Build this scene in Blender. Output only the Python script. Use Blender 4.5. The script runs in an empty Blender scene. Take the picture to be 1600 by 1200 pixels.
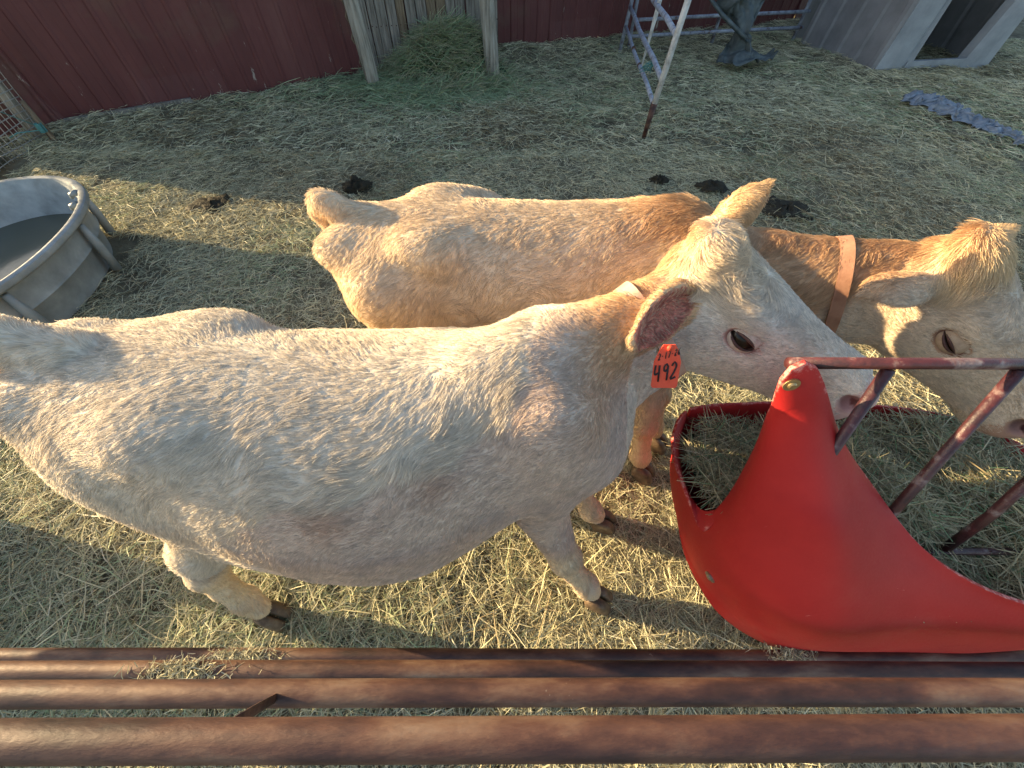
import bpy, math, random
import numpy as np
from mathutils import Vector, Matrix, noise as mnoise
from mathutils.bvhtree import BVHTree
from mathutils.kdtree import KDTree

rng = np.random.default_rng(7)
random.seed(7)
scene = bpy.context.scene
R = math.radians

# ------------------------------------------------------------------ camera, sky, sun, exposure
cam_d = bpy.data.cameras.new("camera")
cam_d.sensor_width = 36.0
cam_d.lens = 13.5
cam_d.clip_start = 0.02
cam_d.clip_end = 500
cam = bpy.data.objects.new("camera", cam_d)
cam.location = (0, 0, 1.85)
cam.rotation_euler = (R(36.5), 0, 0)
scene.collection.objects.link(cam)
scene.camera = cam

SUN_EL, SUN_AZ = R(12.5), R(13)          # sun stands to the left, slightly beyond the animals
to_sun = Vector((-math.cos(SUN_AZ) * math.cos(SUN_EL), math.sin(SUN_AZ) * math.cos(SUN_EL), math.sin(SUN_EL)))
world = bpy.data.worlds.new("World")
scene.world = world
world.use_nodes = True
wn = world.node_tree.nodes
wn.clear()
w_out = wn.new("ShaderNodeOutputWorld")
w_bg = wn.new("ShaderNodeBackground")
w_sky = wn.new("ShaderNodeTexSky")
w_sky.sky_type = 'NISHITA'
w_sky.sun_disc = False
w_sky.sun_elevation = SUN_EL
w_sky.sun_rotation = math.atan2(to_sun.x, to_sun.y)
w_sky.air_density = 1.0
w_sky.dust_density = 1.5
w_bg.inputs["Strength"].default_value = 0.105
world.node_tree.links.new(w_sky.outputs[0], w_bg.inputs[0])
world.node_tree.links.new(w_bg.outputs[0], w_out.inputs[0])

sun_d = bpy.data.lights.new("sun", 'SUN')
sun_d.energy = 5.0
sun_d.angle = R(0.6)
sun_d.color = (1.0, 0.76, 0.42)
sun = bpy.data.objects.new("sun", sun_d)
sun.rotation_euler = (-to_sun).to_track_quat('-Z', 'Y').to_euler()
scene.collection.objects.link(sun)

scene.view_settings.view_transform = 'Standard'
scene.view_settings.look = 'None'
scene.view_settings.gamma = 1.0
scene.view_settings.use_curve_mapping = False
scene.view_settings.exposure = 1.75
scene.render.engine = 'CYCLES'
scene.cycles.max_bounces = 6
scene.cycles.diffuse_bounces = 4
scene.cycles.glossy_bounces = 2
scene.cycles.transmission_bounces = 3
scene.cycles.use_denoising = True

# ------------------------------------------------------------------ helpers
COL = scene.collection

def link(name, data, parent=None, **props):
    o = bpy.data.objects.new(name, data)
    COL.objects.link(o)
    if parent is not None:
        o.parent = parent
    for k, v in props.items():
        o[k] = v
    return o

def mesh_np(name, verts, faces, mat=None, smooth=True):
    """faces: (n,3) or (n,4) array, or a list of index lists"""
    me = bpy.data.meshes.new(name)
    if isinstance(faces, np.ndarray):
        n, k = faces.shape
        verts = np.asarray(verts, np.float32)
        me.vertices.add(len(verts))
        me.vertices.foreach_set("co", verts.ravel())
        me.loops.add(n * k)
        me.loops.foreach_set("vertex_index", faces.astype(np.int32).ravel())
        me.polygons.add(n)
        me.polygons.foreach_set("loop_start", np.arange(0, n * k, k, dtype=np.int32))
        if smooth:
            me.polygons.foreach_set("use_smooth", np.ones(n, bool))
        me.update(calc_edges=True)
    else:
        me.from_pydata([tuple(v) for v in verts], [], faces)
        if smooth:
            me.polygons.foreach_set("use_smooth", np.ones(len(me.polygons), bool))
        me.update()
    if mat:
        me.materials.append(mat)
    return me

def set_col(me, cols, name="Col"):
    a = me.color_attributes.new(name, 'FLOAT_COLOR', 'POINT')
    c = np.ones((len(me.vertices), 4), np.float32)
    c[:, :3] = cols
    a.data.foreach_set("color", c.ravel())

class MB:
    """collects shapes into ONE mesh"""
    def __init__(s):
        s.v, s.f = [], []
    def add(s, vs, fs):
        b = len(s.v)
        s.v += [tuple(map(float, v)) for v in vs]
        s.f += [[i + b for i in f] for f in fs]
        return s
    def box(s, c, size, rot=None, bevel=0.0):
        hx, hy, hz = [x / 2 for x in size]
        M = rot if rot is not None else Matrix.Identity(3)
        c = Vector(c)
        if bevel <= 0:
            vs = [c + M @ Vector((sx * hx, sy * hy, sz * hz)) for sx in (-1, 1) for sy in (-1, 1) for sz in (-1, 1)]
            return s.add(vs, [[0, 1, 3, 2], [4, 6, 7, 5], [0, 4, 5, 1], [2, 3, 7, 6], [0, 2, 6, 4], [1, 5, 7, 3]])
        b = bevel
        prof = [(-hx + b, -hy), (hx - b, -hy), (hx, -hy + b), (hx, hy - b), (hx - b, hy), (-hx + b, hy), (-hx, hy - b), (-hx, -hy + b)]
        vs = [c + M @ Vector((x, y, z)) for z in (-hz, hz) for x, y in prof]
        fs = [[i, (i + 1) % 8, 8 + (i + 1) % 8, 8 + i] for i in range(8)] + [list(range(7, -1, -1)), list(range(8, 16))]
        return s.add(vs, fs)
    def tube(s, pts, r, n=12, cap=True, flat=None):
        pts = [Vector(p) for p in pts]
        rs = r if hasattr(r, '__len__') else [r] * len(pts)
        vs, fs = [], []
        up = None
        for i, p in enumerate(pts):
            t = (pts[min(i + 1, len(pts) - 1)] - pts[max(i - 1, 0)]).normalized()
            if up is None:
                up = Vector((0, 0, 1)) if abs(t.z) < .9 else Vector((1, 0, 0))
            a = (up - up.dot(t) * t).normalized()
            up = a
            b = t.cross(a)
            for k in range(n):
                q = 2 * math.pi * k / n
                vs.append(p + (a * math.cos(q) * (flat or 1) + b * math.sin(q)) * rs[i])
        for i in range(len(pts) - 1):
            for k in range(n):
                fs.append([i * n + k, i * n + (k + 1) % n, (i + 1) * n + (k + 1) % n, (i + 1) * n + k])
        if cap:
            fs += [list(range(n - 1, -1, -1)), list(range((len(pts) - 1) * n, len(pts) * n))]
        return s.add(vs, fs)
    def obj(s, name, mat, parent=None, smooth=False, **props):
        me = mesh_np(name, s.v, s.f, mat, smooth)
        return link(name, me, parent, **props)

def autosmooth(o, ang=40):
    me = o.data
    me.polygons.foreach_set("use_smooth", np.ones(len(me.polygons), bool))
    try:
        me.set_sharp_from_angle(angle=R(ang))
    except Exception:
        pass
    return o

def cr(pts, n):
    """Catmull-Rom through pts, n samples, uniform in chord length"""
    P = np.array(pts, float)
    d = np.r_[0, np.cumsum(np.linalg.norm(np.diff(P, axis=0), axis=1))]
    t = np.linspace(0, d[-1], n)
    m = np.zeros_like(P)
    m[1:-1] = (P[2:] - P[:-2]) / (d[2:] - d[:-2])[:, None]
    m[0] = (P[1] - P[0]) / (d[1] - d[0])
    m[-1] = (P[-1] - P[-2]) / (d[-1] - d[-2])
    i = np.clip(np.searchsorted(d, t, side='right') - 1, 0, len(P) - 2)
    h = (d[i + 1] - d[i])[:, None]
    s = ((t - d[i])[:, None]) / h
    return (2*s**3 - 3*s**2 + 1) * P[i] + (s**3 - 2*s**2 + s) * h * m[i] + (-2*s**3 + 3*s**2) * P[i+1] + (s**3 - s**2) * h * m[i+1]

# value noise on arrays
def _hash(ix, iy, iz, seed):
    h = (ix.astype(np.int64) * 374761393 + iy.astype(np.int64) * 668265263 + iz.astype(np.int64) * 2147483647 + seed * 1274126177) & 0xffffffff
    h = ((h ^ (h >> 13)) * 1274126177) & 0xffffffff
    return ((h ^ (h >> 16)) & 0xffff) / 65535.0

def vnoise(p, freq, seed=0):
    """p (n,3) -> (n,) in -1..1"""
    q = np.asarray(p, float) * freq + 1000.0
    i = np.floor(q).astype(np.int64)
    f = q - i
    f = f * f * (3 - 2 * f)
    r = 0
    for dx in (0, 1):
        for dy in (0, 1):
            for dz in (0, 1):
                w = (f[:, 0] if dx else 1 - f[:, 0]) * (f[:, 1] if dy else 1 - f[:, 1]) * (f[:, 2] if dz else 1 - f[:, 2])
                r = r + w * _hash(i[:, 0] + dx, i[:, 1] + dy, i[:, 2] + dz, seed)
    return r * 2 - 1

def smoothstep(a, b, x):
    t = np.clip((x - a) / (b - a), 0, 1)
    return t * t * (3 - 2 * t)

# ------------------------------------------------------------------ materials
def new_mat(name):
    m = bpy.data.materials.new(name)
    m.use_nodes = True
    nt = m.node_tree
    b = nt.nodes["Principled BSDF"]
    return m, nt, b

def N(nt, kind, **kw):
    n = nt.nodes.new(kind)
    for k, v in kw.items():
        if k in n.inputs:
            n.inputs[k].default_value = v
        else:
            setattr(n, k, v)
    return n

def ramp(nt, fac, stops):
    r = nt.nodes.new("ShaderNodeValToRGB")
    e = r.color_ramp.elements
    while len(e) < len(stops):
        e.new(0.5)
    for el, (p, c) in zip(e, stops):
        el.position = p
        el.color = (*c, 1)
    nt.links.new(fac, r.inputs[0])
    return r.outputs[0]

def noise_mat(name, stops, scale=8, detail=8, rough=0.7, bump=0.3, bscale=60, stretch=(1, 1, 1), metallic=0, spec=0.3, dist=0.02, rrange=None):
    m, nt, b = new_mat(name)
    tc = N(nt, "ShaderNodeTexCoord")
    mp = N(nt, "ShaderNodeMapping")
    mp.inputs["Scale"].default_value = stretch
    nt.links.new(tc.outputs["Object"], mp.inputs[0])
    n1 = N(nt, "ShaderNodeTexNoise", Scale=scale, Detail=detail, Roughness=0.62)
    nt.links.new(mp.outputs[0], n1.inputs["Vector"])
    nt.links.new(ramp(nt, n1.outputs["Fac"], stops), b.inputs["Base Color"])
    n2 = N(nt, "ShaderNodeTexNoise", Scale=bscale, Detail=6, Roughness=0.6)
    nt.links.new(mp.outputs[0], n2.inputs["Vector"])
    bp = N(nt, "ShaderNodeBump", Strength=bump, Distance=dist)
    nt.links.new(n2.outputs["Fac"], bp.inputs["Height"])
    nt.links.new(bp.outputs[0], b.inputs["Normal"])
    b.inputs["Roughness"].default_value = rough
    if rrange:
        mr = N(nt, "ShaderNodeMapRange")
        mr.inputs["To Min"].default_value = rrange[0]
        mr.inputs["To Max"].default_value = rrange[1]
        nt.links.new(n2.outputs["Fac"], mr.inputs["Value"])
        nt.links.new(mr.outputs[0], b.inputs["Roughness"])
    b.inputs["Metallic"].default_value = metallic
    b.inputs["Specular IOR Level"].default_value = spec
    return m

M = {}
M['earth'] = noise_mat('earth', [(0.3, (0.07, 0.06, 0.04)), (0.55, (0.18, 0.16, 0.105)), (0.75, (0.30, 0.27, 0.18))], scale=5, bump=0.9, bscale=45, rough=0.95, dist=0.03)
M['dung'] = noise_mat('dung', [(0.3, (0.012, 0.010, 0.006)), (0.7, (0.045, 0.036, 0.02))], scale=14, bump=0.8, bscale=40, rough=0.8)
M['red_wall'] = noise_mat('red_wall', [(0.25, (0.085, 0.027, 0.028)), (0.55, (0.125, 0.040, 0.040)), (0.72, (0.155, 0.060, 0.056)), (0.85, (0.16, 0.10, 0.085))], scale=2.2, bump=0.15, bscale=25, rough=0.5, stretch=(1, 1, .35))
M['grey_wood'] = noise_mat('grey_wood', [(0.3, (0.10, 0.085, 0.07)), (0.5, (0.23, 0.21, 0.18)), (0.7, (0.36, 0.33, 0.29))], scale=9, bump=0.6, bscale=30, rough=0.85, stretch=(6, 6, .35))
M['brown_wood'] = noise_mat('brown_wood', [(0.3, (0.08, 0.055, 0.035)), (0.5, (0.20, 0.15, 0.10)), (0.7, (0.30, 0.24, 0.17))], scale=9, bump=0.6, bscale=30, rough=0.85, stretch=(6, 6, .35))
M['post_wood'] = noise_mat('post_wood', [(0.3, (0.13, 0.11, 0.085)), (0.5, (0.33, 0.30, 0.25)), (0.7, (0.46, 0.43, 0.37))], scale=7, bump=0.7, bscale=30, rough=0.85, stretch=(4, 4, .4))
M['rust'] = noise_mat('rust', [(0.30, (0.022, 0.011, 0.011)), (0.44, (0.055, 0.025, 0.021)), (0.53, (0.10, 0.047, 0.033)), (0.63, (0.16, 0.092, 0.062)), (0.80, (0.24, 0.175, 0.13))], scale=13, detail=14, bump=0.4, bscale=110, rough=0.5, stretch=(.35, 1, 1), metallic=0.15, spec=0.4, dist=0.003, rrange=(.38, .75))
M['rust_yellow'] = noise_mat('rust_yellow', [(0.35, (0.10, 0.04, 0.02)), (0.5, (0.34, 0.20, 0.06)), (0.7, (0.45, 0.30, 0.10))], scale=12, bump=0.3, bscale=120, rough=0.6, dist=0.004)
M['dark_paint'] = noise_mat('dark_paint', [(0.36, (0.028, 0.010, 0.012)), (0.56, (0.075, 0.018, 0.020)), (0.66, (0.22, 0.16, 0.15)), (0.8, (0.32, 0.28, 0.27))], scale=16, bump=0.4, bscale=110, rough=0.42, spec=0.6, dist=0.004)
M['red_plastic'] = noise_mat('red_plastic', [(0.3, (0.41, 0.013, 0.014)), (0.6, (0.49, 0.020, 0.019)), (0.82, (0.53, 0.045, 0.038))], scale=4, bump=0.12, bscale=120, rough=0.5, spec=0.35, dist=0.004, rrange=(.42, .66))
M['grey_paint'] = noise_mat('grey_paint', [(0.32, (0.13, 0.07, 0.05)), (0.42, (0.24, 0.26, 0.33)), (0.6, (0.38, 0.42, 0.50)), (0.8, (0.52, 0.55, 0.60))], scale=14, bump=0.3, bscale=90, rough=0.55, dist=0.004)
M['white_paint'] = noise_mat('white_paint', [(0.3, (0.28, 0.27, 0.25)), (0.5, (0.55, 0.56, 0.56)), (0.8, (0.68, 0.70, 0.70))], scale=12, bump=0.2, bscale=60, rough=0.5)
M['tub'] = noise_mat('tub', [(0.3, (0.17, 0.185, 0.185)), (0.55, (0.27, 0.29, 0.29)), (0.8, (0.40, 0.42, 0.42))], scale=5, bump=0.12, bscale=70, rough=0.5, spec=0.4, dist=0.004)
M['tub_in'] = noise_mat('tub_in', [(0.3, (0.20, 0.22, 0.22)), (0.6, (0.36, 0.39, 0.40)), (0.8, (0.44, 0.46, 0.46))], scale=6, bump=0.1, bscale=70, rough=0.5)
M['hutch'] = noise_mat('hutch', [(0.3, (0.17, 0.17, 0.175)), (0.6, (0.25, 0.25, 0.26)), (0.85, (0.32, 0.32, 0.33))], scale=2.5, bump=0.08, bscale=50, rough=0.45)
M['hutch_light'] = noise_mat('hutch_light', [(0.3, (0.22, 0.235, 0.255)), (0.6, (0.33, 0.345, 0.37)), (0.85, (0.42, 0.43, 0.45))], scale=3, bump=0.08, bscale=50, rough=0.45)
M['tarp'] = noise_mat('tarp', [(0.3, (0.055, 0.067, 0.07)), (0.6, (0.10, 0.12, 0.125)), (0.85, (0.18, 0.20, 0.20))], scale=7, bump=0.5, bscale=22, rough=0.5)
M['blue_tarp'] = noise_mat('blue_tarp', [(0.3, (0.13, 0.16, 0.20)), (0.6, (0.23, 0.27, 0.33)), (0.85, (0.42, 0.46, 0.51))], scale=14, bump=0.4, bscale=40, rough=0.45)
M['twine'] = noise_mat('twine', [(0.3, (0.06, 0.20, 0.20)), (0.7, (0.14, 0.34, 0.33))], scale=20, bump=0.4)
M['wire'] = noise_mat('wire', [(0.3, (0.35, 0.34, 0.31)), (0.7, (0.60, 0.60, 0.57))], scale=20, rough=0.45, metallic=0.6)
M['steel'] = noise_mat('steel', [(0.3, (0.28, 0.25, 0.20)), (0.7, (0.55, 0.52, 0.46))], scale=40, rough=0.35, metallic=0.9, dist=0.002)
M['brass'] = noise_mat('brass', [(0.3, (0.30, 0.20, 0.10)), (0.7, (0.55, 0.42, 0.22))], scale=40, rough=0.4, metallic=0.8, dist=0.002)
M['leather'] = noise_mat('leather', [(0.3, (0.27, 0.125, 0.075)), (0.7, (0.44, 0.24, 0.155))], scale=18, bump=0.3, bscale=200, rough=0.6, dist=0.003)
M['collar_pink'] = noise_mat('collar_pink', [(0.3, (0.42, 0.26, 0.20)), (0.7, (0.60, 0.42, 0.33))], scale=18, bump=0.3, bscale=200, rough=0.7, dist=0.003)
M['tag'] = noise_mat('tag', [(0.3, (0.74, 0.075, 0.035)), (0.7, (0.84, 0.115, 0.06))], scale=30, bump=0.05, rough=0.45)
M['ink'] = noise_mat('ink', [(0.3, (0.01, 0.009, 0.01)), (0.7, (0.03, 0.025, 0.03))], scale=30, rough=0.5)
M['hoof'] = noise_mat('hoof', [(0.3, (0.05, 0.032, 0.022)), (0.55, (0.14, 0.095, 0.06)), (0.8, (0.28, 0.21, 0.14))], scale=25, bump=0.4, bscale=60, rough=0.5, dist=0.005)
M['lid'] = noise_mat('lid', [(0.3, (0.05, 0.024, 0.02)), (0.7, (0.13, 0.06, 0.048))], scale=40, bump=0.3, bscale=150, rough=0.45, dist=0.003)
M['lid_cream'] = noise_mat('lid_cream', [(0.3, (0.42, 0.30, 0.24)), (0.7, (0.62, 0.50, 0.41))], scale=60, bump=0.4, bscale=220, rough=0.7, dist=0.002)
M['lid_tan'] = noise_mat('lid_tan', [(0.3, (0.34, 0.23, 0.15)), (0.7, (0.52, 0.38, 0.26))], scale=60, bump=0.4, bscale=220, rough=0.7, dist=0.002)
M['lash'] = noise_mat('lash', [(0.3, (0.55, 0.45, 0.34)), (0.7, (0.75, 0.66, 0.54))], scale=40, rough=0.6)
M['eye'] = noise_mat('eye', [(0.3, (0.006, 0.004, 0.004)), (0.7, (0.02, 0.012, 0.008))], scale=20, rough=0.14, bump=0.0, spec=0.22)

def water_mat():
    m, nt, b = new_mat('tank_water')
    b.inputs["Base Color"].default_value = (0.09, 0.09, 0.065, 1)
    b.inputs["Roughness"].default_value = 0.12
    b.inputs["Specular IOR Level"].default_value = 0.3
    n = N(nt, "ShaderNodeTexNoise", Scale=9.0, Detail=3.0)
    bp = N(nt, "ShaderNodeBump", Strength=0.08, Distance=0.02)
    nt.links.new(n.outputs["Fac"], bp.inputs["Height"])
    nt.links.new(bp.outputs[0], b.inputs["Normal"])
    return m
M['water'] = water_mat()

def attr_mat(name, rough=0.7, transl=0.0, bump=0.0, bscale=200, spec=0.25, sheen=0.0, random_v=0.0):
    m, nt, b = new_mat(name)
    a = N(nt, "ShaderNodeAttribute", attribute_name="Col")
    src = a.outputs["Color"]
    b.inputs["Roughness"].default_value = rough
    b.inputs["Specular IOR Level"].default_value = spec
    nt.links.new(src, b.inputs["Base Color"])
    if bump:
        tc = N(nt, "ShaderNodeTexCoord")
        n2 = N(nt, "ShaderNodeTexNoise", Scale=bscale, Detail=6)
        nt.links.new(tc.outputs["Object"], n2.inputs["Vector"])
        bp = N(nt, "ShaderNodeBump", Strength=bump, Distance=0.004)
        nt.links.new(n2.outputs["Fac"], bp.inputs["Height"])
        nt.links.new(bp.outputs[0], b.inputs["Normal"])
    if transl:
        t = N(nt, "ShaderNodeBsdfTranslucent")
        nt.links.new(src, t.inputs["Color"])
        mx = N(nt, "ShaderNodeMixShader")
        mx.inputs[0].default_value = transl
        out = nt.nodes["Material Output"]
        nt.links.new(b.outputs[0], mx.inputs[1])
        nt.links.new(t.outputs[0], mx.inputs[2])
        nt.links.new(mx.outputs[0], out.inputs["Surface"])
    return m
M['hay'] = attr_mat('hay', rough=0.6, transl=0.22)
M['fur'] = attr_mat('fur', rough=0.55, transl=0.30, spec=0.2)
M['skin'] = attr_mat('skin', rough=0.7, bump=0.4, bscale=120)

def add_splatter(mat, col, thr, scale, stretch, soft=.03):
    nt = mat.node_tree
    b = nt.nodes["Principled BSDF"]
    old = b.inputs["Base Color"].links[0].from_socket
    tc = N(nt, "ShaderNodeTexCoord"); mp = N(nt, "ShaderNodeMapping"); mp.inputs["Scale"].default_value = stretch
    nt.links.new(tc.outputs["Object"], mp.inputs[0])
    n = N(nt, "ShaderNodeTexNoise", Scale=scale, Detail=5.0, Roughness=0.7)
    nt.links.new(mp.outputs[0], n.inputs["Vector"])
    r_ = N(nt, "ShaderNodeMapRange")
    r_.inputs["From Min"].default_value = thr; r_.inputs["From Max"].default_value = thr + soft
    nt.links.new(n.outputs["Fac"], r_.inputs["Value"])
    mx = N(nt, "ShaderNodeMix", data_type='RGBA')
    nt.links.new(r_.outputs[0], mx.inputs["Factor"])
    nt.links.new(old, mx.inputs[6]); mx.inputs[7].default_value = (*col, 1)
    nt.links.new(mx.outputs[2], b.inputs["Base Color"])
add_splatter(M['red_wall'], (.36, .31, .27), .665, 7.0, (1.4, 1.4, .4))
add_splatter(M['red_wall'], (.13, .075, .055), .56, 1.3, (.6, .6, 1.0), .25)
add_splatter(M['rust'], (.30, .24, .18), .70, 20.0, (1, 1, 1), .04)
add_splatter(M['red_plastic'], (.66, .30, .26), .735, 22.0, (.6, .6, 1), .02)
add_splatter(M['red_plastic'], (.70, .24, .20), .70, 5.0, (3, 14, 2), .04)
add_splatter(M['red_plastic'], (.42, .05, .04), .60, 2.0, (1, 1, 1), .3)

# ------------------------------------------------------------------ ground
def ground_h(x, y):
    p = np.stack([np.asarray(x, float), np.asarray(y, float), np.zeros_like(np.asarray(x, float))], 1)
    h = 0.030 * vnoise(p, 1.1, 3) + 0.022 * vnoise(p, 2.7, 4) + 0.012 * vnoise(p, 7.0, 5)
    far = smoothstep(2.5, 6.0, p[:, 1])
    h = h * (0.55 + 0.75 * far)
    # litter banked up along the red wall (wall line runs from (-5.2,5.06) with slope 0.59)
    dist = (5.06 + 0.575 * (p[:, 0] + 5.2) - p[:, 1]) * 0.87
    h += 0.10 * np.exp(-np.clip(dist, 0, 9) ** 2 / 0.45) * (p[:, 0] > -6)
    return h - 0.012

gx = np.concatenate([np.linspace(-60, -6.5, 20), np.arange(-6, 10, 0.07), np.linspace(10.5, 60, 20)])
gy = np.concatenate([np.linspace(-40, -1.2, 14), np.arange(-1.0, 10.5, 0.07), np.linspace(11, 70, 18)])
GX, GY = np.meshgrid(gx, gy, indexing='ij')
gz = ground_h(GX.ravel(), GY.ravel())
nx, ny = GX.shape
idx = np.arange(nx * ny).reshape(nx, ny)
gf = np.stack([idx[:-1, :-1], idx[1:, :-1], idx[1:, 1:], idx[:-1, 1:]], -1).reshape(-1, 4)
ground = link('ground', mesh_np('ground', np.stack([GX.ravel(), GY.ravel(), gz], 1), gf, M['earth']), kind='structure')

# ------------------------------------------------------------------ implicit surfaces (for the animals)
class Field:
    def __init__(s, lo, hi, res):
        s.lo, s.res = np.array(lo, float), res
        s.n = np.ceil((np.array(hi) - s.lo) / res).astype(int) + 1
        s.v = np.full(s.n, 1.0, np.float32)
        s.ax = [s.lo[k] + np.arange(s.n[k]) * res for k in range(3)]
    def block(s, lo, hi):
        sl = []
        for k in range(3):
            a = max(0, int((lo[k] - s.lo[k]) / s.res) - 1)
            b = min(s.n[k], int((hi[k] - s.lo[k]) / s.res) + 2)
            if b <= a:
                return None, None
            sl.append(slice(a, b))
        g = np.stack(np.meshgrid(*[s.ax[k][sl[k]] for k in range(3)], indexing='ij'), -1).astype(np.float32)
        return tuple(sl), g
    def apply(s, fn, lo, hi, k=0.03, sub=False):
        m = k + 0.03
        sl, g = s.block(np.array(lo) - m, np.array(hi) + m)
        if sl is None:
            return
        d = fn(g)
        a = s.v[sl]
        if sub:
            h = np.clip(0.5 - 0.5 * (a + d) / k, 0, 1)
            s.v[sl] = a * (1 - h) + (-d) * h + k * h * (1 - h)
        else:
            h = np.clip(0.5 + 0.5 * (d - a) / k, 0, 1)
            s.v[sl] = d * (1 - h) + a * h - k * h * (1 - h)
    def cone(s, a, b, ra, rb, k=0.03, sub=False, squash=None):
        a, b = np.array(a, np.float32), np.array(b, np.float32)
        ab = b - a
        L2 = float(ab @ ab) + 1e-9
        def fn(g):
            q = g - a
            t = np.clip((q @ ab) / L2, 0, 1)
            e = q - t[..., None] * ab
            if squash is not None:
                n, f = np.array(squash[0], np.float32), squash[1]
                n = n / np.linalg.norm(n)
                e = e + ((f - 1) * (e @ n))[..., None] * n
            return np.sqrt((e * e).sum(-1)) - (ra + (rb - ra) * t)
        r = max(ra, rb)
        s.apply(fn, np.minimum(a, b) - r, np.maximum(a, b) + r, k, sub)
    def ell(s, c, rad, Rm=None, k=0.03, sub=False):
        c = np.array(c, np.float32)
        Rm = np.eye(3, dtype=np.float32) if Rm is None else np.array(Rm, np.float32)
        rad = np.array(rad, np.float32)
        def fn(g):
            q = (g - c) @ Rm
            k0 = np.sqrt(((q / rad) ** 2).sum(-1)) + 1e-6
            k1 = np.sqrt(((q / rad ** 2) ** 2).sum(-1)) + 1e-6
            return k0 * (k0 - 1) / k1
        e = np.abs(Rm) @ rad
        s.apply(fn, c - e, c + e, k, sub)
    def loft(s, st, o, Rm, k=0.03, e_up=2.0, e_dn=2.2, cz=0.5, yoff=None):
        """st rows: x, ztop, zbot, halfwidth in the frame (o, Rm columns = x,y,z axes)"""
        st = np.array(st, float)
        xs = np.linspace(st[0, 0], st[-1, 0], 160)
        S = np.stack([np.interp(xs, st[:, 0], st[:, j]) for j in range(st.shape[1])], 1)
        ker = np.hanning(13); ker /= ker.sum()
        for j in range(1, st.shape[1]):
            S[:, j] = np.convolve(np.pad(S[:, j], 6, mode='edge'), ker, mode='valid')
        o = np.array(o, np.float32)
        Rm = np.array(Rm, np.float32)
        def fn(g):
            q = (g - o) @ Rm
            x = np.clip(q[..., 0], xs[0], xs[-1])
            top = np.interp(x, xs, S[:, 1]); bot = np.interp(x, xs, S[:, 2]); w = np.interp(x, xs, S[:, 3])
            yc = np.interp(x, xs, S[:, 4]) if S.shape[1] > 4 else 0.0
            c = bot + (top - bot) * cz
            dz = q[..., 2] - c
            hz = np.where(dz > 0, top - c, c - bot)
            ex = np.where(dz > 0, e_up, e_dn)
            r = ((np.abs(q[..., 1] - yc) / w) ** ex + (np.abs(dz) / hz) ** ex) ** (1 / ex)
            d = (r - 1) * np.minimum(w, hz)
            over = np.abs(q[..., 0] - x)
            return np.where(over > 0, np.sqrt(np.maximum(d, 0) ** 2 + over ** 2) + np.minimum(d, 0) * 0, d).astype(np.float32)
        yy = S[:, 4] if S.shape[1] > 4 else np.zeros(len(S))
        cs = np.array([[x, y, z] for x in (xs[0], xs[-1]) for y in ((yy - S[:, 3]).min() - .05, (yy + S[:, 3]).max() + .05) for z in (S[:, 2].min(), S[:, 1].max())]) @ Rm.T + o
        s.apply(fn, cs.min(0), cs.max(0), k)
    def mesh(s):
        v = s.v
        ins = v < 0
        c = np.zeros(tuple(np.array(v.shape) - 1), np.int8)
        for dx in (0, 1):
            for dy in (0, 1):
                for dz in (0, 1):
                    c += ins[dx:v.shape[0]-1+dx, dy:v.shape[1]-1+dy, dz:v.shape[2]-1+dz]
        act = np.argwhere((c > 0) & (c < 8))
        cid = np.full(c.shape, -1, np.int32)
        cid[act[:, 0], act[:, 1], act[:, 2]] = np.arange(len(act))
        off = [(a, b, d) for a in (0, 1) for b in (0, 1) for d in (0, 1)]
        val = np.stack([v[act[:, 0]+a, act[:, 1]+b, act[:, 2]+d] for a, b, d in off], 1)
        acc = np.zeros((len(act), 3)); cnt = np.zeros(len(act))
        for i in range(8):
            for j in range(i + 1, 8):
                if sum(abs(off[i][q] - off[j][q]) for q in range(3)) != 1:
                    continue
                m = (val[:, i] < 0) != (val[:, j] < 0)
                t = val[:, i] / (val[:, i] - val[:, j] + 1e-12)
                p = np.array(off[i]) + t[:, None] * (np.array(off[j]) - np.array(off[i]))
                acc[m] += p[m]; cnt[m] += 1
        V = s.lo + (act + acc / cnt[:, None]) * s.res
        F = []
        for ax in range(3):
            o1, o2 = [(1, 2), (2, 0), (0, 1)][ax]
            sl0 = [slice(None)] * 3; sl1 = [slice(None)] * 3
            sl0[ax] = slice(0, -1); sl1[ax] = slice(1, None)
            a, b = ins[tuple(sl0)], ins[tuple(sl1)]
            e = np.argwhere(a != b)
            sgn = a[e[:, 0], e[:, 1], e[:, 2]]
            ok = (e[:, o1] > 0) & (e[:, o2] > 0) & (e[:, o1] < c.shape[o1]) & (e[:, o2] < c.shape[o2])
            e, sgn = e[ok], sgn[ok]
            q = []
            for d1, d2 in ((0, 0), (-1, 0), (-1, -1), (0, -1)):
                w = e.copy(); w[:, o1] += d1; w[:, o2] += d2
                q.append(cid[w[:, 0], w[:, 1], w[:, 2]])
            q = np.stack(q, 1)
            q[~sgn] = q[~sgn][:, ::-1]
            F.append(q)
        F = np.concatenate(F)
        F = F[(F >= 0).all(1)]
        return V, F

def vnormals(V, F):
    n = np.cross(V[F[:, 2]] - V[F[:, 0]], V[F[:, 3]] - V[F[:, 1]])
    out = np.zeros_like(V)
    for k in range(4):
        np.add.at(out, F[:, k], n)
    return out / (np.linalg.norm(out, axis=1, keepdims=True) + 1e-9)

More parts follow.
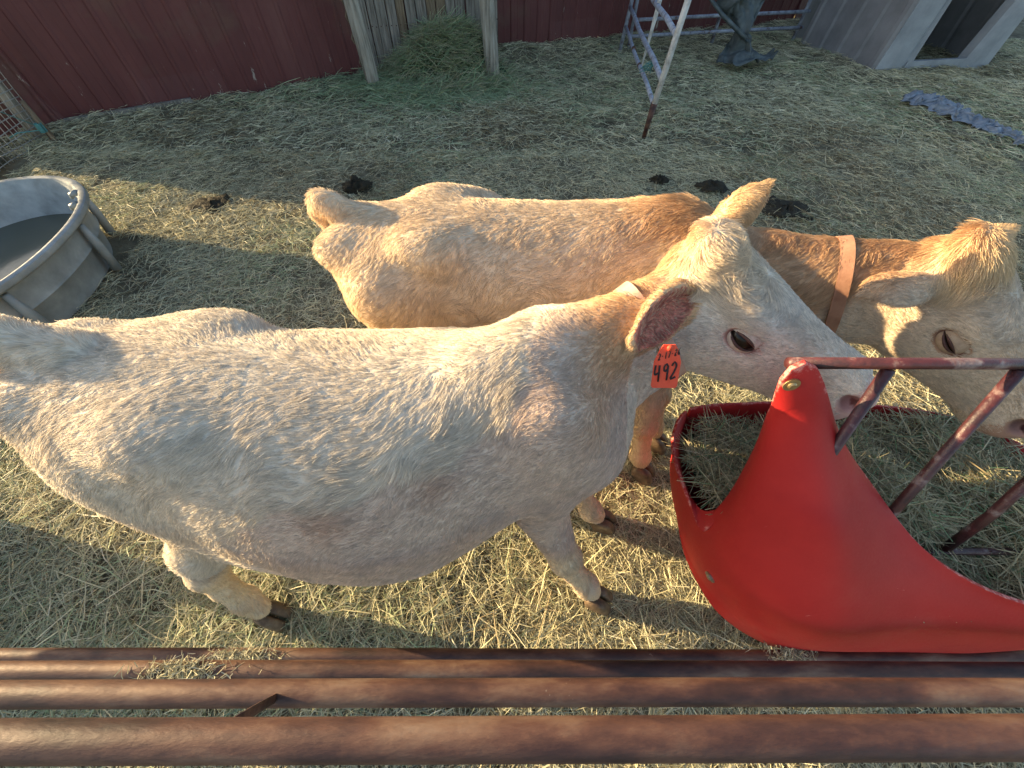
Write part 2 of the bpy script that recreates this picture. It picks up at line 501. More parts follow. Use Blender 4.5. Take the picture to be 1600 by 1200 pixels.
def vsmooth(V, F, it=2, lam=0.5):
    for _ in range(it):
        acc = np.zeros_like(V); cnt = np.zeros(len(V))
        for a, b in ((0, 1), (1, 2), (2, 3), (3, 0)):
            np.add.at(acc, F[:, a], V[F[:, b]]); np.add.at(cnt, F[:, a], 1)
            np.add.at(acc, F[:, b], V[F[:, a]]); np.add.at(cnt, F[:, b], 1)
        V = V + lam * (acc / cnt[:, None] - V)
    return V

def unit(v):
    return v / (np.linalg.norm(v, axis=-1, keepdims=True) + 1e-9)

def fur(name, parent, V, F, NV, n, len_fn, dir_fn, col_fn, dens_fn=None, rad=0.0006, seed=1, lift=0.38, clump=0.55, nclump=9000, mat=None):
    """strands grown on the mesh (V,F): one hair-curves object"""
    r = np.random.default_rng(seed)
    tri = np.concatenate([F[:, [0, 1, 2]], F[:, [0, 2, 3]]])
    cen = V[tri].mean(1)
    ar = 0.5 * np.linalg.norm(np.cross(V[tri[:, 1]] - V[tri[:, 0]], V[tri[:, 2]] - V[tri[:, 0]]), axis=1)
    if dens_fn is not None:
        ar = ar * dens_fn(cen)
    pk = r.choice(len(tri), n, p=ar / ar.sum())
    u, v = r.random(n), r.random(n)
    fl = u + v > 1
    u[fl], v[fl] = 1 - u[fl], 1 - v[fl]
    T = tri[pk]
    w = np.stack([1 - u - v, u, v], 1)
    p = (V[T] * w[..., None]).sum(1)
    nn = unit((NV[T] * w[..., None]).sum(1))
    L = len_fn(p)
    keep = L > 0.002
    p, nn, L = p[keep], nn[keep], L[keep]
    n = len(p)
    d = dir_fn(p, nn)
    d = unit(d - (d * nn).sum(1, keepdims=True) * nn)
    # wandering swirls plus per-strand jitter
    b = np.cross(nn, d)
    ang = 0.55 * vnoise(p, 9, seed) + 0.40 * vnoise(p, 23, seed + 1) + r.normal(0, 0.13, n)
    d = d * np.cos(ang)[:, None] + b * np.sin(ang)[:, None]
    L = L * r.uniform(0.7, 1.2, n) * (1 + .25 * vnoise(p, 30, seed + 4))
    lf = lift * (1 + 0.5 * vnoise(p, 16, seed + 2)) + r.normal(0, .08, n)
    lf = np.clip(lf, 0.08, 1.3) * np.clip(.026 / L, 1, 2)
    t0 = unit(d + nn * (lf * 1.7)[:, None])
    t1 = unit(d + nn * (lf * 0.5)[:, None])
    t2 = unit(d + nn * (lf * 0.05)[:, None] + r.normal(0, .12, (n, 3)))
    P0 = p - nn * 0.0012
    P1 = P0 + t0 * (L * .34)[:, None]
    P2 = P1 + t1 * (L * .33)[:, None]
    P3 = P2 + t2 * (L * .33)[:, None]
    # clumping: tips lean to the tip of the nearest guide strand
    if clump:
        g = r.choice(n, min(nclump, n), replace=False)
        kd = KDTree(len(g))
        for i, q in enumerate(p[g]):
            kd.insert(q, i)
        kd.balance()
        near = np.array([kd.find(q)[1] for q in p])
        gi = g[near]
        c = clump * r.uniform(.5, 1.1, n)
        c *= np.clip(1.6 - np.linalg.norm(p - p[gi], axis=1) / (0.8 * L + 1e-6), 0, 1)
        P3 += (c * 1.0)[:, None] * (P3[gi] - P3)
        P2 += (c * .6)[:, None] * (P2[gi] - P2)
        P1 += (c * .2)[:, None] * (P1[gi] - P1)
    pts = np.stack([P0, P1, P2, P3], 1).reshape(-1, 3).astype(np.float32)
    cv = bpy.data.hair_curves.new(name)
    cv.add_curves([4] * n)
    cv.attributes["position"].data.foreach_set("vector", pts.ravel())
    ra = cv.attributes.get("radius") or cv.attributes.new("radius", 'FLOAT', 'POINT')
    rr = np.tile(np.array([1, .95, .75, .2], np.float32) * rad, n) * np.repeat(r.uniform(.75, 1.25, n), 4)
    ra.data.foreach_set("value", rr.astype(np.float32))
    col = col_fn(p) * r.uniform(.72, 1.16, (n, 1)) * (1 + .16 * vnoise(p, 70, seed + 7))[:, None]
    ca = cv.attributes.new("Col", 'FLOAT_COLOR', 'CURVE')
    cc = np.ones((n, 4), np.float32); cc[:, :3] = col
    ca.data.foreach_set("color", cc.ravel())
    cv.materials.append(mat or M['fur'])
    o = link(name, cv, parent)
    return o

HEAD = [(-.035, -.030, -.115, .055), (-.015, -.005, -.16, .092), (.02, .022, -.205, .115), (.07, .036, -.242, .126), (.12, .038, -.258, .131), (.19, .030, -.250, .127),
        (.26, .017, -.228, .110), (.33, .006, -.202, .094), (.40, .0, -.184, .083), (.45, .0, -.178, .083), (.49, -.010, -.170, .079), (.515, -.030, -.150, .063), (.53, -.06, -.11, .02)]
HW = 1.12
def build_head(fd, t, Rm, s, jaw=True):
    t, Rm = np.array(t), np.array(Rm)
    W = lambda x, y, z: t + Rm @ (np.array([x, y * HW, z]) * s)
    st = [tuple(np.array(r_) * s) for r_ in HEAD]
    fd.loft(st, t, Rm, k=.02, e_up=2.5, e_dn=2.3, cz=.55)
    for q in (-1, 1):
        fd.ell(W(.165, q * .083, -.028), np.array([.055, .036, .026]) * s, Rm, k=.03)            # brow
        fd.ell(W(.10, q * .072, -.135), np.array([.085, .037, .085]) * s, Rm, k=.05)             # cheek
        fd.ell(W(.215, q * .077, -.105), np.array([.075, .024, .03]) * s, Rm, k=.04)             # face crest
        fd.ell(W(.19, q * .118, -.066), np.array([.044, .026, .025]) * s, Rm, k=.010, sub=True)  # eye socket
        fd.ell(W(.485, q * .042, -.05), np.array([.042, .034, .038]) * s, Rm, k=.03)               # nostril wing
        fd.ell(W(.478, q * .070, -.060), np.array([.028, .022, .018]) * s, Rm, k=.008, sub=True)  # nostril
        fd.cone(W(.52, q * .02, -.125), W(.40, q * .074, -.128), .008 * s, .005 * s, k=.010, sub=True)  # mouth line
        fd.ell(W(.46, q * .042, -.10), np.array([.055, .034, .032]) * s, Rm, k=.03)               # upper lip
    fd.ell(W(.02, 0, .022), np.array([.055, .085, .038]) * s, Rm, k=.05)                            # poll
    fd.ell(W(.455, 0, -.158), np.array([.055, .05, .026]) * s, Rm, k=.02)                           # chin
    return W

def build_ear(fd, base, tip, opn, length_w=0.055, tipr=.007):
    """cupped leaf: opn = direction the opening faces"""
    base, tip, opn = map(lambda a: np.array(a, float), (base, tip, opn))
    d = tip - base
    L = np.linalg.norm(d); d /= L
    n = opn - (opn @ d) * d; n /= np.linalg.norm(n)
    s = np.cross(d, n)
    Rm = np.stack([d, s, n], 1)
    c = (base + tip) / 2
    fd.ell(c - d * L * .06, (L * .42, length_w, .028), Rm, k=.012)
    fd.cone(c + d * L * .05, tip - d * tipr, length_w * .78, tipr, k=.02, squash=(n, length_w * .78 / .022))
    fd.cone(base - d * .03, base + d * .05, .026, .030, k=.03)
    fd.ell(c + n * .018 + d * .004, (L * .46 - .014, length_w - .013, .029), Rm, k=.008, sub=True)
    fd.cone(base + d * .035 + n * .022, base + d * .09 + n * .022, .012, .02, k=.012, sub=True)
    return Rm, c, L, length_w

def hoof(name, parent, pos, yaw, s=1.0):
    mb = MB()
    cy, sy = math.cos(yaw), math.sin(yaw)
    for q in (-1, 1):
        prof = [(-.045, .0), (.045, .0), (.062, .012), (.04, .05), (.022, .078), (-.028, .082), (-.045, .06)]
        rings = []
        for yy, sc in ((.0015, .90), (.012, 1.0), (.034, .97), (.044, .72)):
            ring = []
            for (a, z) in prof:
                a2 = (a - .0) * sc + (.0 if sc > .9 else 0)
                y2 = q * yy * (1.0 if z < .05 else .88)
                ring.append((a2, y2, (z * (1 if sc > .9 else .93))))
            rings.append(ring)
        vs = [v for ring in rings for v in ring]
        n = len(prof)
        fs = [[i * n + k, i * n + (k + 1) % n, (i + 1) * n + (k + 1) % n, (i + 1) * n + k] for i in range(3) for k in range(n)]
        fs += [list(range(n - 1, -1, -1)), list(range(3 * n, 4 * n))]
        if q < 0:
            fs = [f[::-1] for f in fs]
        mb.add([(pos[0] + s * (cy * x - sy * y), pos[1] + s * (sy * x + cy * y), pos[2] + s * z) for x, y, z in vs], fs)
    o = mb.obj(name, M['hoof'], parent, True)
    md = o.modifiers.new("round", 'SUBSURF'); md.levels = 1; md.render_levels = 2
    return o

def leg(fd, pts, rs, k=.025):
    for a, b, ra, rb in zip(pts[:-1], pts[1:], rs[:-1], rs[1:]):
        fd.cone(a, b, ra, rb, k=k)

def eyeball(parent, W, q, s, lidmat, opening=1.0):
    """eyeball with an almond rim of dark lid and pale lashes"""
    Rm = (W(1, 0, 0) - W(0, 0, 0), W(0, 1, 0) - W(0, 0, 0), W(0, 0, 1) - W(0, 0, 0))
    r = .036
    cy = .082
    sph = lambda x, z: cy + math.sqrt(max(r * r - (x / 1.12) ** 2 - z * z, 0))
    vs, fs = [], []
    nu, nv = 26, 14
    for i in range(nv + 1):
        th = math.pi * i / nv
        for k in range(nu):
            ph = 2 * math.pi * k / nu
            vs.append(W(.19 + math.sin(th) * math.cos(ph) * 1.12 * r, q * (cy + math.cos(th) * r), -.066 + math.sin(th) * math.sin(ph) * r))
    for i in range(nv):
        for k in range(nu):
            fs.append([i * nu + k, i * nu + (k + 1) % nu, (i + 1) * nu + (k + 1) % nu, (i + 1) * nu + k])
    MB().add(vs, fs).obj('eye', M['eye'], parent, True)
    for up, nm in ((1, 'upper_eyelid'), (-1, 'lower_eyelid')):
        pts, rows = [], []
        r2 = r + .0022
        sp2 = lambda x, z: cy + math.sqrt(max(r2 * r2 - (x / 1.12) ** 2 - z * z, 0))
        for t in np.linspace(-1, 1, 17):
            x = .0365 * t
            z = up * (.0135 if up > 0 else .0115) * opening * (1 - t * t) ** .8 - .004 * t - (.004 * (1 - opening))
            pts.append(W(.19 + x, q * (sph(x, z) + .0005), -.066 + z))
            rows.append([W(.19 + x * (1 + .12 * k / 5), q * (sp2(x, z + (up * .034 - z) * k / 5) - .0022 * (k == 5)), -.066 + z + (up * .034 - z) * k / 5) for k in range(6)])
        rad = [(.0010 + .0026 * math.sin(math.pi * i / 16)) * s for i in range(17)]
        fold = MB().add([v for r_ in rows for v in r_], [[i * 6 + k, (i + 1) * 6 + k, (i + 1) * 6 + k + 1, i * 6 + k + 1] for i in range(16) for k in range(5)]).obj(nm, lidmat, parent, True)
        lid = MB().tube(pts, rad, 10).obj('lid_rim', M['lid'], fold, True)
        if up > 0:
            lash = MB()
            for i in range(3, 13):
                p = pts[i]
                o = Rm[1] * q
                lash.tube([p + Rm[2] * .003, p + o * .006 + Rm[2] * .008, p + o * .011 + Rm[2] * .009], [.0007, .0005, .0002], 4)
            lash.obj('lashes', M['lash'], fold, True)

def collar(parent, bvh, c, axis, mat, width=.045, off=.010, up=(0, 0, 1)):
    c, axis = Vector(c), Vector(axis).normalized()
    a = (Vector(up) - Vector(up).dot(axis) * axis).normalized()
    b = axis.cross(a)
    n = 56
    dd = []
    for k in range(n):
        q = 2 * math.pi * k / n
        d = a * math.cos(q) + b * math.sin(q)
        hit = bvh.ray_cast(c, d, .45)
        dd.append((c - hit[0]).length if hit[0] is not None else .12)
    dd = np.array(dd)
    for _ in range(4):
        dd = np.maximum(dd, (np.roll(dd, 1) + np.roll(dd, -1)) / 2) * .5 + .5 * (np.roll(dd, 1) + dd + np.roll(dd, -1)) / 3
    vs, fs = [], []
    for k in range(n):
        q = 2 * math.pi * k / n
        d = a * math.cos(q) + b * math.sin(q)
        for w, o in ((-.5, 0), (.5, 0), (.5, .006), (-.5, .006)):
            vs.append(c + d * (dd[k] + off + o) + axis * (w * width))
    for k in range(n):
        for j in range(4):
            fs.append([k * 4 + j, k * 4 + (j + 1) % 4, ((k + 1) % n) * 4 + (j + 1) % 4, ((k + 1) % n) * 4 + j])
    return autosmooth(MB().add(vs, fs).obj('collar', mat, parent))

def mixc(a, b, t):
    t = np.asarray(t)[:, None]
    return np.asarray(a) * (1 - t) + np.asarray(b) * t

def ear_mask(p, ears):
    """(on an ear, inside its cup)"""
    on = np.zeros(len(p), bool); cup = np.zeros(len(p), bool)
    for Rm, c, L, w in ears:
        q = (p - c) @ Rm
        o = (((q / [L * .5 + .03, w + .02, .05]) ** 2).sum(1) < 1) & (q[:, 0] > -L * .42)
        on |= o
        cup |= o & (((q - [.004, 0, .018]) / [L * .46 - .009, w - .008, .035]) ** 2).sum(1).__lt__(1) & (q[:, 2] > -.012)
    return on, cup

def finish_cow(root_name, fd, label, skin_col_fn, smooth=3):
    V, F = fd.mesh()
    V = vsmooth(V, F, smooth, .5)
    NV = vnormals(V, F)
    me = mesh_np('body', V, F, M['skin'])
    set_col(me, skin_col_fn(V))
    root = bpy.data.objects.new(root_name, None)
    root.empty_display_size = .1
    COL.objects.link(root)
    root['label'] = label
    root['category'] = 'cow'
    root['group'] = 'cows feeding at the red feeder'
    body = link('body', me, root)
    on, _ = ear_mask(V, EARS1 if 'tag' in label else EARS2)
    bvh = BVHTree.FromPolygons([tuple(v) for v in V], F[~on[F].any(1)].tolist())
    return root, body, V, F, NV, bvh

# ------------------------------------------------------------------ cow 1: the cream cow nearest the camera
RES = 0.0075
H1_t = np.array([.482, .868, 1.272])
H1_R = np.array([[0.8138, 0.441, 0.3785], [-0.4698, 0.8826, -0.018], [-0.342, -0.1632, 0.9254]])
H1_s = 1.13
fd = Field((-1.45, 0.05, 0.0), (1.12, 1.16, 1.52), RES)
I3 = np.eye(3)
T1 = [(-1.235, 1.07, .82, .045, .60), (-1.20, 1.12, .66, .165, .60), (-1.12, 1.165, .575, .225, .585), (-1.0, 1.185, .52, .255, .57), (-.86, 1.19, .485, .28, .555), (-.70, 1.185, .450, .32, .54),
      (-.54, 1.178, .432, .347, .53), (-.38, 1.172, .425, .355, .53), (-.24, 1.175, .442, .34, .54), (-.12, 1.185, .49, .295, .555), (.0, 1.20, .55, .245, .57), (.10, 1.19, .60, .215, .58),
      (.20, 1.13, .65, .185, .59), (.28, 1.05, .72, .13, .59), (.33, .99, .80, .05, .59)]
fd.loft(T1, (0, 0, 0), I3, k=.03, e_up=2.05, e_dn=2.1, cz=.42)
for q, yc in ((-1, .59), (1, .59)):
    fd.ell((-.80, yc - .02 + q * .17, 1.10), (.09, .05, .04), k=.10)                # hook bone
    fd.ell((-1.14, yc + q * .10, 1.10), (.07, .055, .05), k=.08)                   # pin bone
    fd.ell((.10, yc + q * .15, .96), (.12, .065, .20), k=.10)                    # shoulder
    fd.cone((-.98, yc + q * .11, .96), (-.86, yc + q * .17, .70), .13, .11, k=.12)  # thigh
fd.ell((-.74, .31, .60), (.12, .05, .14), k=.10)
fd.ell((-.74, .80, .60), (.12, .05, .14), k=.10)
fd.ell((.245, .59, .80), (.09, .09, .12), k=.07)                                 # brisket
fd.ell((.22, .475, .86), (.08, .06, .10), k=.09)                               # point of shoulder
# neck
nk = (.42, -.91, 0)
fd.cone((-.06, .58, 1.08), (.24, .69, 1.12), .085, .075, k=.09, squash=(nk, 1.1))
fd.cone((.24, .69, 1.12), (.51, .855, 1.17), .078, .075, k=.05, squash=(nk, 1.05))
fd.cone((.08, .62, 1.0), (.49, .82, 1.09), .17, .105, k=.09, squash=(nk, 1.45))
fd.cone((.20, .62, .86), (.54, .78, 1.02), .10, .075, k=.08, squash=(nk, 1.4))
# tail
leg(fd, [(-1.05, .60, 1.17), (-1.18, .605, 1.205), (-1.27, .60, 1.20), (-1.325, .59, 1.10), (-1.335, .58, .85), (-1.34, .575, .55)], [.05, .045, .036, .03, .022, .016], k=.04)
# legs
leg(fd, [(-.86, .38, .74), (-.95, .31, .60), (-1.03, .265, .43), (-1.04, .235, .30), (-1.045, .215, .14), (-.995, .190, .095)], [.115, .085, .056, .039, .046, .037])
fd.ell((-1.055, .270, .45), (.02, .02, .05), k=.03)
leg(fd, [(-.86, .80, .74), (-.95, .84, .60), (-1.02, .86, .43), (-.99, .87, .30), (-.97, .875, .14), (-.935, .878, .095)], [.115, .085, .056, .039, .046, .037])
leg(fd, [(.10, .46, .78), (.09, .425, .62), (.19, .325, .345), (.235, .30, .24), (.30, .268, .125), (.325, .252, .095)], [.12, .085, .052, .038, .046, .036])
leg(fd, [(.14, .70, .78), (.16, .69, .62), (.27, .61, .345), (.30, .595, .24), (.355, .57, .125), (.385, .558, .095)], [.12, .085, .052, .038, .046, .036])
fd.ell((.20, .322, .345), (.05, .05, .06), k=.03)
W1 = build_head(fd, H1_t, H1_R, H1_s)
ear1_base = W1(.035, -.088, -.045)
EARS1 = [build_ear(fd, ear1_base, (.268, .592, 1.185), (.12, -.82, .30), .066, .03)]
ear1b_base = W1(.02, .085, .012)
EARS1.append(build_ear(fd, ear1b_base, (.668, 1.01, 1.37), (.65, .97, -.6), .042))

C1_skin = np.array([.58, .40, .33])
def head_local(p, t, Rm, s):
    return ((p - t) @ Rm) / s
def skin1(V):
    c = np.tile(C1_skin, (len(V), 1))
    h = head_local(V, H1_t, H1_R, H1_s)
    for q in (-1, 1):
        de = np.linalg.norm((h - [.19, q * .112, -.066]) / [1.6, 1, 1.0], axis=1)
        c = mixc(c, [.16, .05, .04], smoothstep(.034, .020, de))
        dn = np.linalg.norm(h - [.480, q * .078, -.060], axis=1)
        c = mixc(c, [.14, .035, .03], smoothstep(.032, .016, dn))
    c = mixc(c, [.60, .34, .31], smoothstep(.44, .50, h[:, 0]) * (h[:, 0] < .6) * (np.abs(h[:, 1]) < .12) * .6 * (np.linalg.norm(h - [.51, 0, -.058], axis=1) > .07))
    on, cup = ear_mask(V, EARS1)
    c[cup] = [.55, .20, .14]
    return c
def coat_skin1(V):
    c = skin1(V)
    base = np.abs(c - C1_skin).sum(1) < .02
    f = fur1_col(V) * [.88, .85, .82]
    c[base] = f[base]
    return c

def side_line1(p):
    """height of the ragged line between winter coat and slick pink summer coat"""
    x = p[:, 0]
    return np.interp(x, [-1.3, -.9, -.65, -.5, -.27, -.12, -.05, .0, .06, .2], [.4, .6, .93, 1.035, 1.06, 1.085, 1.115, 1.15, 1.22, 1.3]) + .02 * vnoise(p * [1, 1, 0], 14, 31) + .012 * vnoise(p * [1, 1, 0], 40, 32)
def masks1(p):
    h = head_local(p, H1_t, H1_R, H1_s)
    head = smoothstep(-.04, .03, h[:, 0]) * (p[:, 0] > .3)
    slick = smoothstep(.012, -.012, p[:, 2] - side_line1(p)) * (1 - head) * (p[:, 1] < .70) * smoothstep(-.80, -.50, p[:, 0])
    return h, head, slick
def fur1_len(p):
    h, head, slick = masks1(p)
    L = np.full(len(p), .029)
    L = np.where(p[:, 2] < .5, .016, L)
    edge = np.exp(-((p[:, 2] - side_line1(p) - .02) / .025) ** 2) * (p[:, 0] > -.5) * (p[:, 0] < .2) * (p[:, 1] < .5)
    L = L + .016 * edge
    L = L * (1 - slick) + .019 * slick
    Lh = np.full(len(p), .014)
    top = smoothstep(.25, .10, h[:, 0]) * smoothstep(-.06, -.015, h[:, 2])
    Lh = Lh + .030 * top
    muz = smoothstep(.40, .50, h[:, 0])
    Lh = Lh * (1 - .55 * muz)
    L = L * (1 - head) + Lh * head
    neck = (p[:, 0] > .12) * (1 - head)
    L = np.where(neck > .5, np.minimum(L, .022 + .025 * smoothstep(1.16, 1.24, p[:, 2])), L)
    for q in (-1, 1):
        de = np.linalg.norm((h - [.19, q * .112, -.066]) / [1.5, 1, 1.0], axis=1)
        L = np.where(de < .029, 0, L)
        L = np.where(np.linalg.norm(h - [.480, q * .078, -.060], axis=1) < .028, 0, L)
    L = np.where((h[:, 0] > .485) & (h[:, 0] < .6) & (head > .5) & (np.abs(h[:, 2] + .07) < .06), 0, L)
    on, cup = ear_mask(p, EARS1)
    L = np.where(on, .017, L)
    L = np.where(cup, .014, L)
    tail = p[:, 0] < -1.24
    L = np.where(tail, .04 + .10 * smoothstep(.8, .5, p[:, 2]), L)
    return L
def fur1_dir(p, n):
    h, head, slick = masks1(p)
    d = np.tile([-.75, 0, -.62], (len(p), 1)) + np.stack([0 * p[:, 0], .35 * np.clip((p[:, 1] - .55) / .10, -1, 1) * smoothstep(.6, 1, n[:, 2]), 0 * p[:, 0]], 1)
    d[p[:, 2] < .55] = [0, 0, -1]
    # whorl behind the withers, radiating
    c = np.array([-.15, .53, 1.16])
    r = p - c
    w = .5 * np.exp(-(r * r).sum(1) / .005)[:, None]
    rd = unit(r) + .5 * unit(np.cross(n, r))
    d = d * (1 - w) + rd * w * 1.3
    c = np.array([-.62, .30, .86])
    r = p - c
    w = np.exp(-(r * r).sum(1) / .006)[:, None]
    d = d * (1 - w) + (unit(r) * .4 + unit(np.cross(n, r))) * w * 1.3
    # head: back along the face below, topknot tumbling forward
    back = -H1_R[:, 0]
    hd = np.tile(back, (len(p), 1)) * 1.0 - H1_R[:, 2] * .35
    rr = h - [.155, 0, .015]
    rad = (unit(rr * [1, 1, .3])) @ H1_R.T
    wt = smoothstep(.16, .05, np.linalg.norm(rr, axis=1))[:, None]
    hd = hd * (1 - wt) + rad * wt
    tk = smoothstep(.10, .02, h[:, 0])[:, None] * smoothstep(-.06, -.01, h[:, 2])[:, None]
    hd = hd * (1 - tk) + (H1_R[:, 0] * .9 - np.sign(h[:, 1:2]) * -.5 * H1_R[:, 1] + H1_R[:, 2] * .1) * tk
    cu = (smoothstep(.24, .12, h[:, 0]) * smoothstep(-.06, -.02, h[:, 2]))[:, None]
    hd = hd + 1.1 * cu * np.stack([vnoise(p, 26, 61), vnoise(p, 26, 62), vnoise(p, 26, 63)], 1)
    return d * (1 - head[:, None]) + hd * head[:, None]
def fur1_col(p):
    h, head, slick = masks1(p)
    c = np.tile([.78, .70, .585], (len(p), 1))
    c = mixc(c, [.71, .60, .47], np.clip(.45 + .8 * vnoise(p, 5, 41), 0, 1) * .5)
    c = mixc(c, [.70, .56, .46], slick * .85)
    pat = np.exp(-((p[:, 0] + .40) / .085) ** 2 - ((p[:, 2] - 1.0) / .05) ** 2) * (p[:, 1] < .5) * (.6 + .4 * vnoise(p, 30, 77))
    c = mixc(c, [.52, .32, .21], pat * .6)
    pat = np.exp(-((p[:, 0] + .17) / .05) ** 2 - ((p[:, 2] - 1.045) / .035) ** 2) * (p[:, 1] < .5)
    c = mixc(c, [.52, .32, .21], pat * .5)
    crest = smoothstep(.10, .24, p[:, 0]) * (1 - head) * smoothstep(1.02, 1.16, p[:, 2])
    c = mixc(c, [.66, .42, .23], crest * .9)
    top = head * smoothstep(.22, .06, h[:, 0]) * smoothstep(-.06, -.01, h[:, 2])
    c = mixc(c, [.82, .64, .43], top * .7)
    c = mixc(c, [.82, .74, .65], head * (1 - top) * .7)
    c = mixc(c, [.80, .66, .46], smoothstep(.5, .4, p[:, 2]) * .8)
    c = mixc(c, [.72, .50, .30], (p[:, 0] < -1.22) * .6)
    on, cup = ear_mask(p, EARS1)
    c[on] = [.68, .48, .29]
    c[cup] = np.where((vnoise(p[cup], 300, 5) > .1)[:, None], [.66, .46, .32], [.46, .20, .15])
    return c
def dens1(p):
    h, head, slick = masks1(p)
    return 1 + 2.0 * head - .25 * (p[:, 1] > .8) + .8 * slick
cow1, body1, V1, F1, N1, bvh1 = finish_cow('cow', fd, 'cream white cow in front with the orange ear tag 492', coat_skin1)
fur('coat', body1, V1, F1, N1, 330000, fur1_len, fur1_dir, fur1_col, dens1, rad=.00050, seed=11, nclump=46000, lift=.165, clump=.30)

for q in (-1, 1):
    eyeball(cow1, W1, q, H1_s, M['lid_cream'], 1.0)
for pos, yaw in (((-.975, .175, .0), -.30), ((-.90, .885, .0), .0), ((.355, .233, .0), -.35), ((.42, .548, .0), -.2)):
    hoof('hoof', cow1, pos, yaw, 1.18)
collar(cow1, bvh1, (.385, .76, 1.07), (.74, .32, .50), M['collar_pink'], .040, .006)

def ear_tag(parent, top, down, right, w, h, thick=.003):
    """rounded trapezoid tag with handwritten marks"""
    top, down, right = np.array(top), np.array(down), np.array(right)
    down = down / np.linalg.norm(down)
    right = right - (right @ down) * down; right /= np.linalg.norm(right)
    nrm = -np.cross(right, down)
    out = [(-.22, 0), (.22, 0), (.34, .12), (.5, .38), (.5, .95), (.44, 1.0), (-.44, 1.0), (-.5, .95), (-.5, .38), (-.34, .12)]
    n = len(out)
    f = [top + right * x * w + down * y * h + nrm * thick / 2 for x, y in out]
    b = [top + right * x * w + down * y * h - nrm * thick / 2 for x, y in out]
    tag = MB().add(f + b, [list(range(n)), list(range(2 * n - 1, n - 1, -1))] + [[i, n + i, n + (i + 1) % n, (i + 1) % n] for i in range(n)]).obj('ear_tag', M['tag'], parent)
    tag['label'] = 'orange ear tag reading 2-17-26 and 492'
    glyph = {'4': [[(0, 0), (.05, .55), (.75, .45)], [(.62, .05), (.68, 1.0)]], '9': [[(.7, .2), (.4, .02), (.1, .2), (.25, .48), (.65, .35), (.7, .15), (.72, 1.0)]],
             '2': [[(.05, .2), (.35, .0), (.7, .2), (.5, .55), (.05, .98), (.8, .9)]], '1': [[(.4, 0), (.4, 1)]], '7': [[(.05, .05), (.75, .02), (.4, 1)]],
             '6': [[(.6, 0), (.15, .5), (.15, .85), (.45, 1), (.7, .75), (.45, .55), (.15, .75)]], '-': [[(.2, .55), (.45, .5)]]}
    def write(txt, x0, y0, cw, ch, lw, tilt, name):
        mb = MB()
        for i, ch_ in enumerate(txt):
            for st in glyph[ch_]:
                pts = []
                for gx_, gy_ in st:
                    X = x0 + (i + gx_ * .8) * cw
                    Y = y0 + gy_ * ch + tilt * (X - x0)
                    pts.append(top + right * X * w + down * Y * h + nrm * (thick / 2 + .0006))
                mb.tube(cr(pts, 14) if len(pts) > 2 else pts, lw, 6)
        return mb.obj(name, M['ink'], tag, True)
    write('2-17-26', -.36, .20, .115, .15, .0011, -.18, 'date_marking')
    write('492', -.42, .46, .30, .40, .0022, -.12, 'number_marking')
    mb = MB().tube([top + nrm * .004 + down * .006, top + nrm * .009 + down * .006], .007, 12)
    mb.obj('button', M['tag'], tag, True)
    return tag

ear_tag(cow1, (.358, .590, 1.203), (.06, -.42, -.9), (.95, .0, .28), .060, .112)

# ------------------------------------------------------------------ cow 2: the tan cow behind
H2_s = 1.15
H2_t = np.array([1.275, .960, 1.205])
H2_R = np.array([[0.5567, 0.766, 0.3214], [-0.6634, 0.6428, -0.383], [-0.5, 0.0, 0.866]])
fd = Field((-.98, 0.30, 0.0), (1.72, 1.62, 1.50), RES)
yaw2 = math.atan2(1.18 - 1.235, .56 + .66)
O2 = np.array([-.60, 1.235, 0.0])
B2 = np.array([[math.cos(yaw2), -math.sin(yaw2), 0], [math.sin(yaw2), math.cos(yaw2), 0], [0, 0, 1.0]])
def L2(x, y, z):
    return O2 + B2 @ np.array([x, y, z])
T2 = [(-.065, 1.05, .88, .04), (-.03, 1.10, .78, .11), (.05, 1.15, .68, .175), (.17, 1.17, .60, .21), (.30, 1.175, .56, .235), (.46, 1.18, .52, .255),
      (.62, 1.175, .50, .27), (.78, 1.175, .50, .27), (.93, 1.185, .52, .255), (1.04, 1.19, .56, .23), (1.14, 1.20, .60, .205), (1.23, 1.18, .63, .19), (1.32, 1.12, .68, .16), (1.39, 1.04, .74, .11), (1.43, .97, .80, .05)]
fd.loft(T2, O2, B2, k=.03, e_up=2.2, e_dn=2.1, cz=.45)
for q in (-1, 1):
    fd.ell(L2(.33, q * .155, 1.12), (.09, .055, .045), B2, k=.09)
    fd.ell(L2(.01, q * .10, 1.07), (.07, .055, .05), B2, k=.08)
    fd.ell(L2(1.20, q * .135, .94), (.12, .06, .20), B2, k=.10)
    fd.cone(L2(.17, q * .14, .95), L2(.30, q * .17, .68), .15, .11, k=.07)
    leg(fd, [L2(.30, q * .18, .72), L2(.18, q * .18, .58), L2(.10, q * .18, .44), L2(.12, q * .18, .28), L2(.14, q * .18, .13), L2(.175, q * .18, .095)], [.11, .08, .055, .039, .046, .037])
fd.ell(L2(.36, .30, .70), (.25, .06, .20), B2, k=.08)
fd.ell(L2(.42, .24, 1.02), (.16, .07, .10), B2, k=.09)
leg(fd, [L2(1.24, -.13, .78), L2(1.22, -.14, .60), (.598, .885, .345), (.61, .865, .24), (.628, .835, .13), (.635, .822, .095)], [.12, .08, .052, .038, .046, .036])
leg(fd, [L2(1.24, .13, .78), L2(1.24, .14, .60), (.70, 1.05, .345), (.71, 1.03, .24), (.73, 1.0, .13), (.738, .985, .095)], [.12, .08, .052, .038, .046, .036])
fd.ell((.60, .882, .345), (.05, .05, .06), k=.03)
nk = (.3, .95, 0)
fd.cone(L2(1.08, 0, 1.08), (.85, 1.10, 1.055), .09, .08, k=.09, squash=(nk, 1.1))
